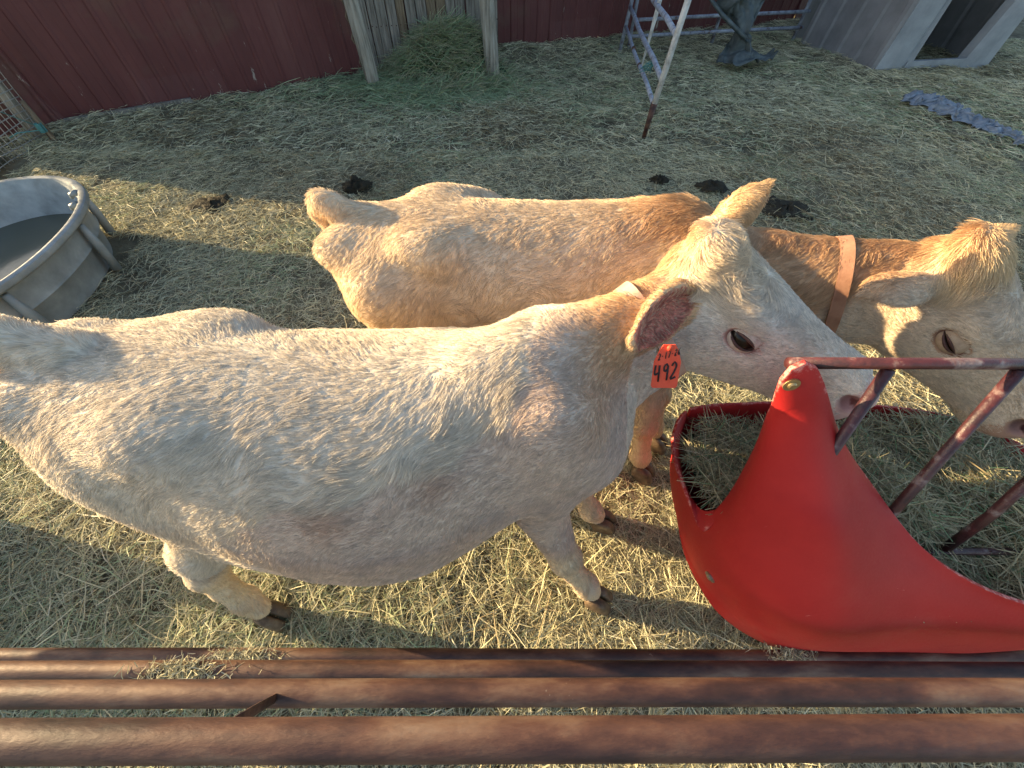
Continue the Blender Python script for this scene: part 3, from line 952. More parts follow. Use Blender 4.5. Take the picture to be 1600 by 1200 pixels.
fd.cone((.85, 1.10, 1.055), (1.25, .985, 1.10), .085, .085, k=.05, squash=(nk, 1.05))
fd.cone(L2(1.22, 0, .94), (1.18, .965, .99), .17, .11, k=.09, squash=(nk, 1.35))
fd.cone(L2(1.30, 0, .82), (1.20, .93, .94), .10, .075, k=.08, squash=(nk, 1.4))
leg(fd, [L2(.10, 0, 1.13), L2(.0, .0, 1.18), L2(-.035, 0.005, 1.19), L2(-.07, .03, 1.14), L2(-.075, .09, 1.0), L2(-.05, .14, .75), L2(-.04, .15, .5)], [.042, .033, .026, .023, .020, .018, .015], k=.035)
W2 = build_head(fd, H2_t, H2_R, H2_s)
EARS2 = [build_ear(fd, W2(.035, -.088, -.045), (.965, .845, 1.125), (.35, .05, -.9), .066)]
EARS2.append(build_ear(fd, W2(.03, .088, -.03), (1.485, 1.04, 1.225), (.2, -.3, -.9), .042))

C2_skin = np.array([.46, .28, .17])
def skin2(V):
    c = np.tile(C2_skin, (len(V), 1))
    h = head_local(V, H2_t, H2_R, H2_s)
    for q in (-1, 1):
        de = np.linalg.norm((h - [.19, q * .112, -.066]) / [1.6, 1, 1.0], axis=1)
        c = mixc(c, [.14, .055, .04], smoothstep(.036, .020, de))
        dn = np.linalg.norm(h - [.480, q * .078, -.060], axis=1)
        c = mixc(c, [.06, .02, .02], smoothstep(.034, .016, dn))
    c = mixc(c, [.55, .33, .28], smoothstep(.44, .50, h[:, 0]) * (h[:, 0] < .6) * (np.abs(h[:, 1]) < .12) * .5 * (np.linalg.norm(h - [.51, 0, -.058], axis=1) > .07))
    on, cup = ear_mask(V, EARS2)
    c[cup] = [.16, .06, .045]
    return c
def coat_skin2(V):
    c = skin2(V)
    base = np.abs(c - C2_skin).sum(1) < .02
    f = fur2_col(V) * [.86, .84, .82]
    c[base] = f[base]
    return c

def masks2(p):
    h = head_local(p, H2_t, H2_R, H2_s)
    head = smoothstep(-.04, .03, h[:, 0]) * (p[:, 0] > .85)
    l = (p - O2) @ B2
    return h, head, l
def fur2_len(p):
    h, head, l = masks2(p)
    L = np.full(len(p), .027)
    L = L + .014 * smoothstep(.8, 1.15, l[:, 0]) * smoothstep(1.1, 1.2, p[:, 2])
    L = np.where(p[:, 2] < .5, .016, L)
    Lh = np.full(len(p), .014)
    top = smoothstep(.20, .04, h[:, 0]) * smoothstep(-.05, -.01, h[:, 2])
    Lh = Lh + .042 * top
    Lh = Lh * (1 - .55 * smoothstep(.40, .50, h[:, 0]))
    L = L * (1 - head) + Lh * head
    for q in (-1, 1):
        de = np.linalg.norm((h - [.19, q * .112, -.066]) / [1.5, 1, 1.0], axis=1)
        L = np.where(de < .029, 0, L)
        L = np.where(np.linalg.norm(h - [.480, q * .078, -.060], axis=1) < .028, 0, L)
    L = np.where((h[:, 0] > .485) & (h[:, 0] < .6) & (head > .5) & (np.abs(h[:, 2] + .07) < .06), 0, L)
    on, cup = ear_mask(p, EARS2)
    L = np.where(on, .017, L)
    L = np.where(cup, .014, L)
    tail = l[:, 0] < -.075
    L = np.where(tail, .026 + .10 * smoothstep(1.0, .7, p[:, 2]), L)
    return L
def fur2_dir(p, n):
    h, head, l = masks2(p)
    d = np.tile([-.6, 0, -.75], (len(p), 1)) + np.stack([0 * p[:, 0], .35 * np.clip(l[:, 1] / .10, -1, 1) * smoothstep(.6, 1, n[:, 2]), 0 * p[:, 0]], 1)
    d[p[:, 2] < .55] = [0, 0, -1]
    for c, s_ in (((.10, .93, .98), .008), ((-.18, .95, .92), .006)):
        r = p - np.array(c)
        w = np.exp(-(r * r).sum(1) / s_)[:, None]
        d = d * (1 - w) + (unit(r) * .5 + unit(np.cross(n, r))) * w * 1.3
    hd = np.tile(-H2_R[:, 0], (len(p), 1)) - H2_R[:, 2] * .35
    rr = h - [.155, 0, .015]
    rad = (unit(rr * [1, 1, .3])) @ H2_R.T
    wt = smoothstep(.16, .05, np.linalg.norm(rr, axis=1))[:, None]
    hd = hd * (1 - wt) + rad * wt
    tk = smoothstep(.16, .04, h[:, 0])[:, None] * smoothstep(-.06, -.01, h[:, 2])[:, None]
    fan = unit((h - [-.03, 0, .02]) * [1, 1.3, 0]) @ H2_R.T
    hd = hd * (1 - tk) + (fan + .05 * H2_R[:, 2]) * tk
    return d * (1 - head[:, None]) + hd * head[:, None]
def fur2_col(p):
    h, head, l = masks2(p)
    c = np.tile([.78, .65, .49], (len(p), 1))
    c = mixc(c, [.71, .55, .385], np.clip(.5 + .8 * vnoise(p, 4, 51), 0, 1) * .6)
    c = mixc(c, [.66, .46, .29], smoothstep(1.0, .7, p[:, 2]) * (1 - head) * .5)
    crest = smoothstep(.75, 1.15, l[:, 0]) * (1 - head) * smoothstep(1.1, 1.2, p[:, 2])
    c = mixc(c, [.52, .29, .13], crest * .8)
    c = mixc(c, [.56, .34, .18], smoothstep(.70, .85, p[:, 0]) * (1 - head) * .7)
    top = head * smoothstep(.16, .04, h[:, 0]) * smoothstep(-.05, 0, h[:, 2])
    c = mixc(c, [.74, .62, .49], head * (1 - top) * .6)
    c = mixc(c, [.78, .58, .33], top * .8)
    c = mixc(c, [.72, .57, .36], smoothstep(.5, .4, p[:, 2]) * .8)
    return c
def dens2(p):
    h, head, l = masks2(p)
    return 1 + 1.6 * head - .3 * (l[:, 1] > .1)
cow2, body2, V2, F2, N2, bvh2 = finish_cow('cow', fd, 'tan cow with a leather collar, standing behind the cream cow', coat_skin2)
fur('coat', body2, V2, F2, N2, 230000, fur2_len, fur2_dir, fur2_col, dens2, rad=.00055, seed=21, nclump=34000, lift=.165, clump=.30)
for q in (-1, 1):
    eyeball(cow2, W2, q, H2_s, M['lid_tan'], .45)
for pos, yaw in ((tuple(L2(.21, -.18, 0)), yaw2), (tuple(L2(.21, .18, 0)), yaw2), ((.655, .795, 0), -.5), ((.76, .96, 0), -.45)):
    hoof('hoof', cow2, pos, yaw, 1.18)
collar(cow2, bvh2, (1.07, 1.01, 1.0), (.80, -.30, .30), M['leather'], .036, .005)

# ------------------------------------------------------------------ red feeder with its steel hay rack
feeder = link('hay_feeder', None, label='red plastic hay feeder with dark steel rack hung inside the pipe fence', category='feeder')
cols = [
 [(.78, .72, .2), (.72, .80, .4), (.707, .834, .55)],
 [(.72, .60, .2), (.63, .67, .4), (.606, .69, .55)],
 [(.70, .45, .2), (.62, .49, .4), (.60, .50, .56)],
 [(.70, .36, .2), (.645, .35, .4), (.634, .362, .545)],
 [(.72, .27, .2), (.665, .25, .48), (.660, .37, .70), (.690, .495, .86)],
 [(.76, .18, .2), (.70, .18, .52), (.665, .34, .84), (.60, .475, 1.12), (.572, .495, 1.20)],
 [(.82, .12, .2), (.76, .13, .52), (.70, .31, .84), (.628, .475, 1.14), (.590, .505, 1.245)],
 [(.90, .075, .2), (.85, .085, .5), (.80, .25, .80), (.70, .455, 1.10), (.628, .500, 1.235)],
 [(.96, .06, .2), (.92, .065, .48), (.87, .21, .76), (.80, .48, 1.02)],
 [(1.05, .052, .2), (1.0, .055, .45), (.96, .20, .70), (.926, .43, .89)],
 [(1.18, .05, .2), (1.15, .062, .42), (1.14, .145, .60), (1.143, .25, .73)],
 [(1.4, .05, .2), (1.4, .060, .40), (1.40, .098, .54), (1.408, .145, .645)],
 [(1.72, .05, .2), (1.74, .058, .40), (1.75, .085, .53), (1.75, .12, .62)],
 [(1.86, .12, .2), (1.93, .12, .42), (1.96, .16, .59)],
 [(1.86, .6, .2), (1.92, .62, .4), (1.94, .64, .55)],
 [(1.74, .70, .2), (1.75, .78, .4), (1.76, .80, .55)],
 [(1.3, .74, .2), (1.3, .84, .4), (1.3, .87, .55)],
 [(1.0, .74, .2), (1.0, .84, .4), (1.0, .868, .55)],
]
nv = 22
colsN = [cr(c, nv) for c in cols]
closed = colsN + [colsN[0]]
nu = 170
grid = np.stack([cr([c[k] for c in [colsN[-1]] + closed + [colsN[1]]], nu) for k in range(nv)], 1)  # padded loop
# cut the padding: keep the stretch between first and last passage of column 0
d0 = np.linalg.norm(grid[:, 5] - colsN[0][5], axis=1)
i0 = int(np.argmin(d0[:nu // 3])); i1 = nu - nu // 3 + int(np.argmin(d0[-(nu // 3):]))
grid = grid[i0:i1 + 1]
nu = len(grid)
for _ in range(36):
    g2 = grid.copy()
    g2[1:-1, 1:-1] = .5 * grid[1:-1, 1:-1] + .25 * (grid[:-2, 1:-1] + grid[2:, 1:-1])
    grid = g2
vs = grid.reshape(-1, 3)
ids = np.arange(nu * nv).reshape(nu, nv)
fs = np.stack([ids[:-1, :-1], ids[1:, :-1], ids[1:, 1:], ids[:-1, 1:]], -1).reshape(-1, 4)
cx = grid[:, 0].mean(0)
floor_c = len(vs)
vv = np.vstack([vs, cx[None]])
floor_f = [[int(ids[i, 0]), floor_c, int(ids[i + 1, 0])] for i in range(nu - 1)]
shell = link('plastic_shell', mesh_np('plastic_shell', vv, fs.tolist() + floor_f, M['red_plastic']), feeder)
wear = np.zeros((len(vv), 3), np.float32)
seg_ = np.linalg.norm(np.diff(grid, axis=1), axis=2)
down_ = np.concatenate([np.cumsum(seg_[:, ::-1], 1)[:, ::-1], np.zeros((nu, 1))], 1)
wear[:len(vs)] = np.exp(-down_ / .03).reshape(-1, 1)
set_col(shell.data, wear, "Wear")
nt_ = M['red_plastic'].node_tree
b_ = nt_.nodes["Principled BSDF"]
old_ = b_.inputs["Base Color"].links[0].from_socket
at_ = N(nt_, "ShaderNodeAttribute", attribute_name="Wear")
nz_ = N(nt_, "ShaderNodeTexNoise", Scale=55.0, Detail=6.0, Roughness=0.75)
tc_ = N(nt_, "ShaderNodeTexCoord"); nt_.links.new(tc_.outputs["Object"], nz_.inputs["Vector"])
mu_ = N(nt_, "ShaderNodeMath", operation='MULTIPLY'); nt_.links.new(at_.outputs["Fac"], mu_.inputs[0]); nt_.links.new(nz_.outputs["Fac"], mu_.inputs[1])
mr_ = N(nt_, "ShaderNodeMapRange"); mr_.inputs["From Min"].default_value = .46; mr_.inputs["From Max"].default_value = .60
nt_.links.new(mu_.outputs[0], mr_.inputs["Value"])
mx_ = N(nt_, "ShaderNodeMix", data_type='RGBA'); mx_.inputs[7].default_value = (.72, .26, .22, 1)
nt_.links.new(mr_.outputs[0], mx_.inputs["Factor"]); nt_.links.new(old_, mx_.inputs[6]); nt_.links.new(mx_.outputs[2], b_.inputs["Base Color"])
md = shell.modifiers.new("thick", 'SOLIDIFY'); md.thickness = .012; md.offset = 0
bv = shell.modifiers.new("edge", 'BEVEL'); bv.width = .002; bv.segments = 2; bv.limit_method = 'ANGLE'; bv.angle_limit = R(60)

def bolt(p, nrm, r, mat):
    p, nrm = Vector(p), Vector(nrm).normalized()
    MB().tube([p, p + nrm * .004], r, 24).tube([p + nrm * .004, p + nrm * .007, p + nrm * .010], [r * .55, r * .55, r * .35], 18).obj('bolt', mat, feeder)
sv = BVHTree.FromPolygons([tuple(v) for v in vs], fs.tolist())
for q_, r_, m_ in (((.597, .488, 1.19), .017, M['brass']), ((.697, .26, .40), .020, M['steel'])):
    loc_, nrm_, _, _ = sv.find_nearest(Vector(q_))
    if nrm_.dot(Vector((0, 0, 1.85)) - loc_) < 0:
        nrm_ = -nrm_
    bolt(loc_ + nrm_ * .005, nrm_, r_, m_)

# rack: top bar and sloping bars
MB().tube([(.585, .520, 1.222), (1.0, .518, 1.222), (1.95, .515, 1.222)], .0125, 14).obj('rack_bar', M['dark_paint'], feeder, True)
for i, x in enumerate((.80, 1.08, 1.36, 1.64, 1.92)):
    MB().tube([(x, .510, 1.212), (x - .035, .34, .78), (x - .05, .29, .62)], .0125, 12).obj('rack_bar', M['dark_paint'], feeder, True)
MB().tube([(.72, .285, .61), (1.93, .285, .61)], .011, 10).obj('rack_bar', M['dark_paint'], feeder, True)
MB().box((1.62, .042, .185), (1.15, .05, .06)).obj('support_tube', M['rust_yellow'], feeder)

# ------------------------------------------------------------------ rusty pipe fence
fence = link('pipe_fence', None, label='rusty steel pipe fence with four horizontal rails along the bottom', category='fence')
RAILS = [(-.0715, 1.2), (-.04, .9), (-.0065, .55), (.0335, .2)]
def bent(x0, x1, y, z, n, amp, seed):
    xs_ = np.linspace(x0, x1, n)
    r_ = np.random.default_rng(seed)
    return [(x, y + amp * math.sin(x * 1.3 + seed), z + amp * math.sin(x * .9 + seed * 2)) for x in xs_]
for k, (y, z) in enumerate(RAILS):
    MB().tube(bent(-4.2, 3.6, y, z, 24, .003, k), .0225, 24).obj('rail', M['rust'], fence, True)
for x in (-4.1, -2.35, 2.45, 3.5):
    MB().tube([(x, .075, -.1), (x, .0, .62), (x, -.075 + .0, 1.26)], .03, 18).obj('post', M['rust'], fence, True)
mb = MB(); mb.tube([(-.445, -.045, .915), (-.412, -.055, 1.05), (-.380, -.068, 1.185)], .008, 10, flat=.4)
mb.obj('brace', M['rust'], fence, True)

side = link('added_shade_planks', None, label='low unseen planks added at left to shade the near ground', category='gate')  # added out of view; gaps between planks shape the shade at front left
for z_, h_ in ((.19, .28), (.535, .13)):
    MB().box((-2.75, .28, z_), (.03, .72, h_), None, .004).obj('plank', M['grey_wood'], side)
for y_ in (-.03, .58):
    MB().box((-2.785, y_, .32), (.04, .06, .72), None, .004).obj('batten', M['grey_wood'], side)

# ------------------------------------------------------------------ stock tank
tank = link('stock_tank', None, label='grey oval plastic stock tank of murky water at left', category='water tank')
TC = np.array([-3.56, 2.14]); TA = R(8)
def tank_ring(sx, sy, z, n=144, e=2.15):
    out = []
    for k in range(n):
        q = 2 * math.pi * k / n
        c_, s_ = math.cos(q), math.sin(q)
        x = sx * abs(c_) ** (2 / e) * (1 if c_ >= 0 else -1); y = sy * abs(s_) ** (2 / e) * (1 if s_ >= 0 else -1)
        out.append((TC[0] + x * math.cos(TA) - y * math.sin(TA), TC[1] + x * math.sin(TA) + y * math.cos(TA), z))
    return out
def rings_mesh(rings):
    n = len(rings[0]); vs_ = [v for r_ in rings for v in r_]
    return vs_, [[i * n + k, i * n + (k + 1) % n, (i + 1) * n + (k + 1) % n, (i + 1) * n + k] for i in range(len(rings) - 1) for k in range(n)]
A_, B_ = .62, .90
outer = [(.52, .80, .0), (.525, .805, .02), (.56, .84, .19), (.575, .855, .20), (.565, .845, .22), (.585, .865, .34), (.60, .88, .375), (.645, .925, .38), (.655, .935, .395), (.65, .93, .42), (.63, .91, .428), (.605, .885, .42)]
inner = [(.605, .885, .42), (.585, .865, .36), (.575, .855, .33), (.55, .83, .15), (.50, .78, .06), (.3, .5, .05), (.01, .01, .05)]
v_, f_ = rings_mesh([tank_ring(*r_) for r_ in outer])
autosmooth(MB().add(v_, f_).obj('tank_wall', M['tub'], tank), 50)
v_, f_ = rings_mesh([tank_ring(*r_) for r_ in inner])
autosmooth(MB().add(v_, f_).obj('tank_lining', M['tub_in'], tank), 50)
v_, f_ = rings_mesh([tank_ring(.555, .835, .165), tank_ring(.3, .45, .165), tank_ring(.01, .01, .165)])
MB().add(v_, f_).obj('water', M['water'], tank, True)
for k in range(144):
    if k % 18 == 6:
        q = 2 * math.pi * k / 144
        b_ = tank_ring(.60, .88, .0)[k]; t_ = tank_ring(.625, .905, .38)[k]
        a_ = math.atan2(b_[1] - TC[1], b_[0] - TC[0])
        rot = Matrix.Rotation(a_, 3, 'Z')
        MB().tube([(b_[0] * .985 + TC[0] * .015, b_[1] * .985 + TC[1] * .015, .01), ((b_[0] + t_[0]) / 2, (b_[1] + t_[1]) / 2, .2), (t_[0] * .99 + TC[0] * .01, t_[1] * .99 + TC[1] * .01, .36)], [.032, .03, .02], 12).obj('side_rib', M['tub'], tank, True)
for k in (12, 18):
    p_ = tank_ring(.60, .88, .40)[k]
    MB().tube([(p_[0], p_[1], .41), (p_[0] - .05, p_[1] - .01, .395), (p_[0] - .065, p_[1] - .01, .37)], [.02, .018, .01], 10).obj('rim_lug', M['tub'], tank, True)

# ------------------------------------------------------------------ red metal barn walls
def metal_wall(name, label, p0, p1, height, sheet=0.9, rib=0.225, base=-.05, lean=0.0):
    p0, p1 = Vector((*p0, 0)), Vector((*p1, 0))
    d = (p1 - p0); L = d.length; d.normalize()
    nrm = Vector((d.y, -d.x, 0))
    wall = link(name, None, label=label, category='wall', kind='thing')
    k = 0
    s_ = 0.0
    while s_ < L - .05:
        e_ = min(s_ + sheet + .03, L)
        prof = []
        x = s_
        while x < e_ - 1e-6:
            for off_, dep in ((0, 0), (.016, .012), (.040, .012), (.056, 0), (.12, 0), (.125, .003), (.140, .003), (.145, 0)):
                if x + off_ < e_:
                    prof.append((x + off_, dep))
            x += rib
        prof.append((e_, 0))
        out = .004 * (k % 2)
        vs_ = []
        zs = [base, .35, 1.1, height]
        for z in zs:
            for (x, dep) in prof:
                wob = .006 * math.sin(x * 2.1 + z * 3 + k)
                vs_.append(p0 + d * x + nrm * (dep + out + wob + (.03 * math.exp(-z * 4) if k % 3 == 1 else 0)) + Vector((0, 0, z)))
        n = len(prof)
        fs_ = [[i * n + j, i * n + j + 1, (i + 1) * n + j + 1, (i + 1) * n + j] for i in range(len(zs) - 1) for j in range(n - 1)]
        MB().add(vs_, fs_).obj('panel', M['red_wall'], wall)
        s_ += sheet
        k += 1
    # horizontal girt behind the sheets keeps the wall from being paper thin
    for z in (.25, height - .1):
        c_ = (p0 + p1) / 2 - nrm * .06 + Vector((0, 0, z))
        MB().box(c_, (L - .06, .05, .12), Matrix.Rotation(math.atan2(d.y, d.x), 3, 'Z')).obj('girt', M['brown_wood'], wall)
    return wall
metal_wall('barn_wall', 'dark red ribbed metal barn wall left of the plank door', (-5.2, 5.06), (-.28, 8.00), 3.6)
metal_wall('barn_wall', 'dark red ribbed metal wall between the plank door and the pipe gate', (-.24, 7.98), (9.2, 11.9), 3.6)
metal_wall('shed_wall', 'weathered red metal side wall beyond the wire fence in the left corner', (-5.78, 4.30), (-5.17, 5.09), 3.6)
# board along the foot of the left wall
MB().box((-4.55, 5.36, .06), (1.3, .05, .14), Matrix.Rotation(math.atan2(1.9, 3.18), 3, 'Z')).obj('base_board', M['grey_wood'], bpy.data.objects['barn_wall'])

# ------------------------------------------------------------------ plank door between two posts
door = link('plank_door', None, label='weathered grey plank door behind the hay heap', category='door')
pd0, pd1 = Vector((-2.02, 6.92, 0)), Vector((-.20, 7.42, 0))
dd_ = pd1 - pd0; Ld = dd_.length; dd_.normalize(); dn_ = Vector((dd_.y, -dd_.x, 0))
s_ = 0.0; k = 0
rr_ = random.Random(3)
while s_ < Ld - .03:
    w_ = min(rr_.uniform(.105, .15), Ld - s_)
    c_ = pd0 + dd_ * (s_ + w_ / 2) + dn_ * rr_.uniform(-.012, .012)
    rot = Matrix.Rotation(math.atan2(dd_.y, dd_.x), 3, 'Z') @ Matrix.Rotation(rr_.uniform(-.012, .012), 3, 'Y')
    MB().box(c_ + Vector((0, 0, 1.15 + rr_.uniform(-.03, .03))), (w_ - .010, .024, 2.3), rot, .004).obj('plank', M['brown_wood'] if k in (4, 7, 8) else M['grey_wood'], door)
    for z_ in (.55,):
        for e_ in (-.25, .25):
            q_ = c_ + dd_ * (w_ * e_) + Vector((0, 0, z_ + rr_.uniform(-.01, .01)))
            MB().tube([q_ + dn_ * .010, q_ + dn_ * .016], .007, 8).obj('nail_head', M['rust'], door)
    s_ += w_; k += 1
for z_ in (.3, 1.6):
    MB().box((pd0 + pd1) / 2 - dn_ * .045 + Vector((0, 0, z_)), (Ld, .04, .12), Matrix.Rotation(math.atan2(dd_.y, dd_.x), 3, 'Z')).obj('ledge', M['brown_wood'], door)
def wood_post(label, base, top, r0, r1, seed):
    n, m = 22, 14
    r_ = random.Random(seed)
    ph = [r_.uniform(0, 6) for _ in range(4)]
    vs_ = []
    for i in range(m):
        t_ = i / (m - 1)
        c_ = Vector(base).lerp(Vector(top), t_)
        for k in range(n):
            q = 2 * math.pi * k / n
            rad_ = (r0 + (r1 - r0) * t_) * (1 + .06 * math.sin(2 * q + ph[0] + 2 * t_) + .04 * math.sin(5 * q + ph[1] + 5 * t_) + .03 * math.sin(11 * t_ + ph[2]))
            vs_.append(c_ + Vector((math.cos(q), math.sin(q), 0)) * rad_)
    fs_ = [[i * n + k, i * n + (k + 1) % n, (i + 1) * n + (k + 1) % n, (i + 1) * n + k] for i in range(m - 1) for k in range(n)] + [list(range((m - 1) * n, m * n))]
    return MB().add(vs_, fs_).obj('wooden_post', M['post_wood'], None, True, label=label, category='post', group='wooden door posts')
pa = wood_post('rough wooden post with peeling bark at the left side of the plank door', (-1.89, 6.44, -.1), (-2.02, 6.46, 2.4), .085, .08, 1)
pb = wood_post('pale straight wooden post at the right side of the plank door', (-.27, 6.84, -.1), (-.42, 6.86, 2.4), .10, .085, 2)
for i in range(9):   # loose bark strips
    z_ = .25 + i * .2 + rr_.uniform(-.05, .05)
    h_ = rr_.uniform(.08, .2)
    x_ = -1.89 - .13 * z_ / 2.4 - .088
    MB().tube([(x_, 6.42, z_), (x_ - rr_.uniform(.008, .02), 6.40, z_ + h_ / 2), (x_ + .004, 6.42, z_ + h_)], [.012, .02, .008], 6, flat=.5).obj('bark_strip', M['brown_wood'], pa)

# ------------------------------------------------------------------ pipe gate standing out from the wall, and the panel behind
gate = link('pipe_gate', None, label='blue grey pipe gate panel with a rusty foot standing open', category='gate')
g0, g1 = Vector((1.50, 4.87, 0)), Vector((1.80, 8.30, 0))
up_ = lambda z: Vector((.095 * z / 1.1, 0, z))
for z_, r_ in ((.31, .024), (.53, .027), (.88, .027), (1.22, .025), (1.55, .025)):
    pts_ = [g0 + up_(z_)] + [g0.lerp(g1, t_) + up_(z_) + Vector((.006 * math.sin(9 * t_), 0, .008 * math.sin(7 * t_ + z_))) for t_ in (.2, .4, .6, .8)] + [g1 + up_(z_)]
    MB().tube(pts_, r_, 16).obj('rail', M['grey_paint'], gate, True)
MB().tube([g0 + up_(.27), g0 + up_(.9), g0 + up_(1.8)], .03, 18).obj('upright', M['white_paint'], gate, True)
MB().tube([g0 + Vector((0, 0, -.05)), g0 + up_(.15), g0 + up_(.33)], [.022, .027, .036], 14).obj('foot', M['rust'], gate, True)
MB().tube([g1 + Vector((0, 0, -.05)), g1 + up_(.9), g1 + up_(1.8)], .03, 16).obj('upright', M['grey_paint'], gate, True)
MB().tube([Vector((1.655, 6.2, .24)), Vector((1.70, 6.2, .8)), Vector((1.74, 6.2, 1.6))], [.008, .026, .026], 12).obj('stay', M['white_paint'], gate, True)
for t_ in (.4, .62):
    q_ = g0.lerp(g1, t_) + up_(.31)
    MB().tube([q_ - (g1 - g0).normalized() * .03, q_ + (g1 - g0).normalized() * .03], .031, 14).obj('clamp', M['rust'], gate, True)
tw = MB()
for i in range(14):
    a_ = rr_.uniform(0, 6.28)
    c_ = Vector((1.63, 5.55, .50))
    tw.tube([c_ + Vector((rr_.uniform(-.02, .02), 0, rr_.uniform(-.02, .02))), c_ + Vector((-.10 * rr_.random() - .02, rr_.uniform(-.05, .05), rr_.uniform(-.06, .03))), c_ + Vector((-.17 * rr_.random(), rr_.uniform(-.05, .05), -.05 - rr_.random() * .04))], .004, 5)
tw.obj('baling_twine', M['twine'], None, True, label='tangle of turquoise baling twine tied to the pipe gate', category='twine')
pan = link('corral_fence', None, label='dark pipe corral fence along the red wall behind the tarp', category='fence')
for z_ in (.16, .36, .8, 1.2):
    MB().tube([(1.95, 8.42, z_), (3.4, 8.62, z_ + .02), (5.0, 8.86, z_ + .03)], .024, 12).obj('rail', M['grey_paint'], pan, True)
for x_, y_ in ((1.98, 8.45), (3.45, 8.66), (4.95, 8.88)):
    MB().tube([(x_, y_ + .03, -.05), (x_, y_ + .03, 1.5)], .027, 12).obj('upright', M['grey_paint'], pan, True)

# ------------------------------------------------------------------ tarps
def cloth_sheet(name, ctrl, n_u, n_v, amp, freq, seed, mat, thick=.006, **props):
    """ctrl: rows of 3-D control points; folded with noise"""
    rows = [cr(r_, n_u) for r_ in ctrl]
    G = np.stack([cr([r_[i] for r_ in rows], n_v) for i in range(n_u)], 0)
    P_ = G.reshape(-1, 3)
    off_ = np.stack([vnoise(P_, freq, seed), vnoise(P_, freq, seed + 1), np.abs(vnoise(P_, freq * 1.3, seed + 2))], 1) * amp
    fold = np.abs(vnoise(P_ * [1, 1, .3], freq * 2.4, seed + 3))[:, None] * amp * .7
    P_ = P_ + off_ + fold * np.array([.3, -1, .4])
    ids_ = np.arange(n_u * n_v).reshape(n_u, n_v)
    F_ = np.stack([ids_[:-1, :-1], ids_[1:, :-1], ids_[1:, 1:], ids_[:-1, 1:]], -1).reshape(-1, 4)
    o = link(name, mesh_np(name, P_, F_, mat), **props)
    m_ = o.modifiers.new("thick", 'SOLIDIFY'); m_.thickness = thick
    return o
hang = cloth_sheet('hanging_tarp', [[(2.72, 7.75, 1.5), (3.1, 7.7, 1.6), (3.6, 7.75, 1.5)], [(2.75, 7.7, .95), (3.15, 7.55, .95), (3.62, 7.75, .95)], [(3.05, 7.68, .55), (3.30, 7.5, .50), (3.58, 7.72, .55)],
    [(3.28, 7.62, .34), (3.40, 7.46, .30), (3.54, 7.66, .34)], [(3.22, 7.58, .14), (3.42, 7.36, .14), (3.66, 7.62, .12)], [(3.05, 7.40, .04), (3.50, 7.22, .06), (4.05, 7.55, .10)]],
    60, 70, .11, 6.5, 61, M['tarp'], label='grey green tarp hanging twisted and bunched at the foot of the pipe panel', category='tarp')
MB().tube([(2.70, 7.62, .80), (3.0, 7.5, .58), (3.42, 7.42, .34)], [.03, .045, .05], 12, flat=.6).obj('rolled_edge', M['tarp'], hang, True)
cloth_sheet('tarp_scrap', [[(5.02, 5.90, .02), (5.16, 6.02, .06), (5.36, 6.06, .03)], [(5.10, 5.72, .03), (5.30, 5.82, .09), (5.52, 5.88, .03)], [(5.20, 5.42, .03), (5.36, 5.50, .07), (5.55, 5.56, .02)],
    [(5.34, 5.12, .02), (5.46, 5.18, .05), (5.62, 5.22, .02)], [(5.44, 4.84, .02), (5.55, 4.88, .04), (5.70, 4.90, .02)], [(5.52, 4.60, .01), (5.62, 4.60, .03), (5.72, 4.64, .02)]],
    50, 110, .065, 15, 71, M['blue_tarp'], .004, label='torn strip of blue grey tarp lying on the litter', category='tarp')

# ------------------------------------------------------------------ calf hutch
hutch = link('calf_hutch', None, label='grey plastic calf hutch with ribbed side and open front', category='hutch')
h0 = Vector((5.48, 7.28, 0)); hf = Vector((7.45, 7.59, 0)); hb = Vector((5.05, 9.10, 0))
fx_ = (hf - h0); fw = fx_.length; fx_.normalize()
bx_ = (hb - h0); bl = bx_.length; bx_.normalize()
def HP(a, b, z):
    return h0 + fx_ * (a + .10 * (z / 1.5)) + bx_ * b + Vector((0, 0, z))
def side(a, sgn):
    vs_, prof = [], []
    b = 0.0
    while b < bl:
        for o_, d_ in ((0, 0), (.03, .03), (.08, .03), (.11, 0), (.36, 0)):
            if b + o_ <= bl:
                prof.append((b + o_, d_))
        b += .38
    for z in (-.05, .5, 1.0, 1.5):
        for b, d_ in prof:
            vs_.append(HP(a + sgn * d_ - (.20 * z / 1.5 * sgn if sgn > 0 else 0), b, z))
    n = len(prof)
    return MB().add(vs_, [[i * n + j, i * n + j + 1, (i + 1) * n + j + 1, (i + 1) * n + j] for i in range(3) for j in range(n - 1)])
o_ = side(0, -1).obj('side_wall', M['hutch'], hutch); o_.modifiers.new("t", 'SOLIDIFY').thickness = .02
o_ = side(fw, 1).obj('side_wall', M['hutch'], hutch); o_.modifiers.new("t", 'SOLIDIFY').thickness = .02
def quadstrip(rows):
    n = len(rows[0])
    return MB().add([v for r_ in rows for v in r_], [[i * n + j, i * n + j + 1, (i + 1) * n + j + 1, (i + 1) * n + j] for i in range(len(rows) - 1) for j in range(n - 1)])
zz = (-.03, .15, .6, 1.1, 1.5)
def flange(a_of, name):
    o = quadstrip([[HP(a, -.03 - dpt, z) for a, dpt in a_of(z)] for z in zz]).obj(name, M['hutch_light'], hutch)
    o.modifiers.new("t", 'SOLIDIFY').thickness = .03
flange(lambda z: [(-.02, 0), (.16, .03), (.36, .03), (.44 - .06 * z, .0), (.52 - .10 * z, .03), (.56 - .12 * z, .0), (.57 - .12 * z, -.12)], 'front_flange')
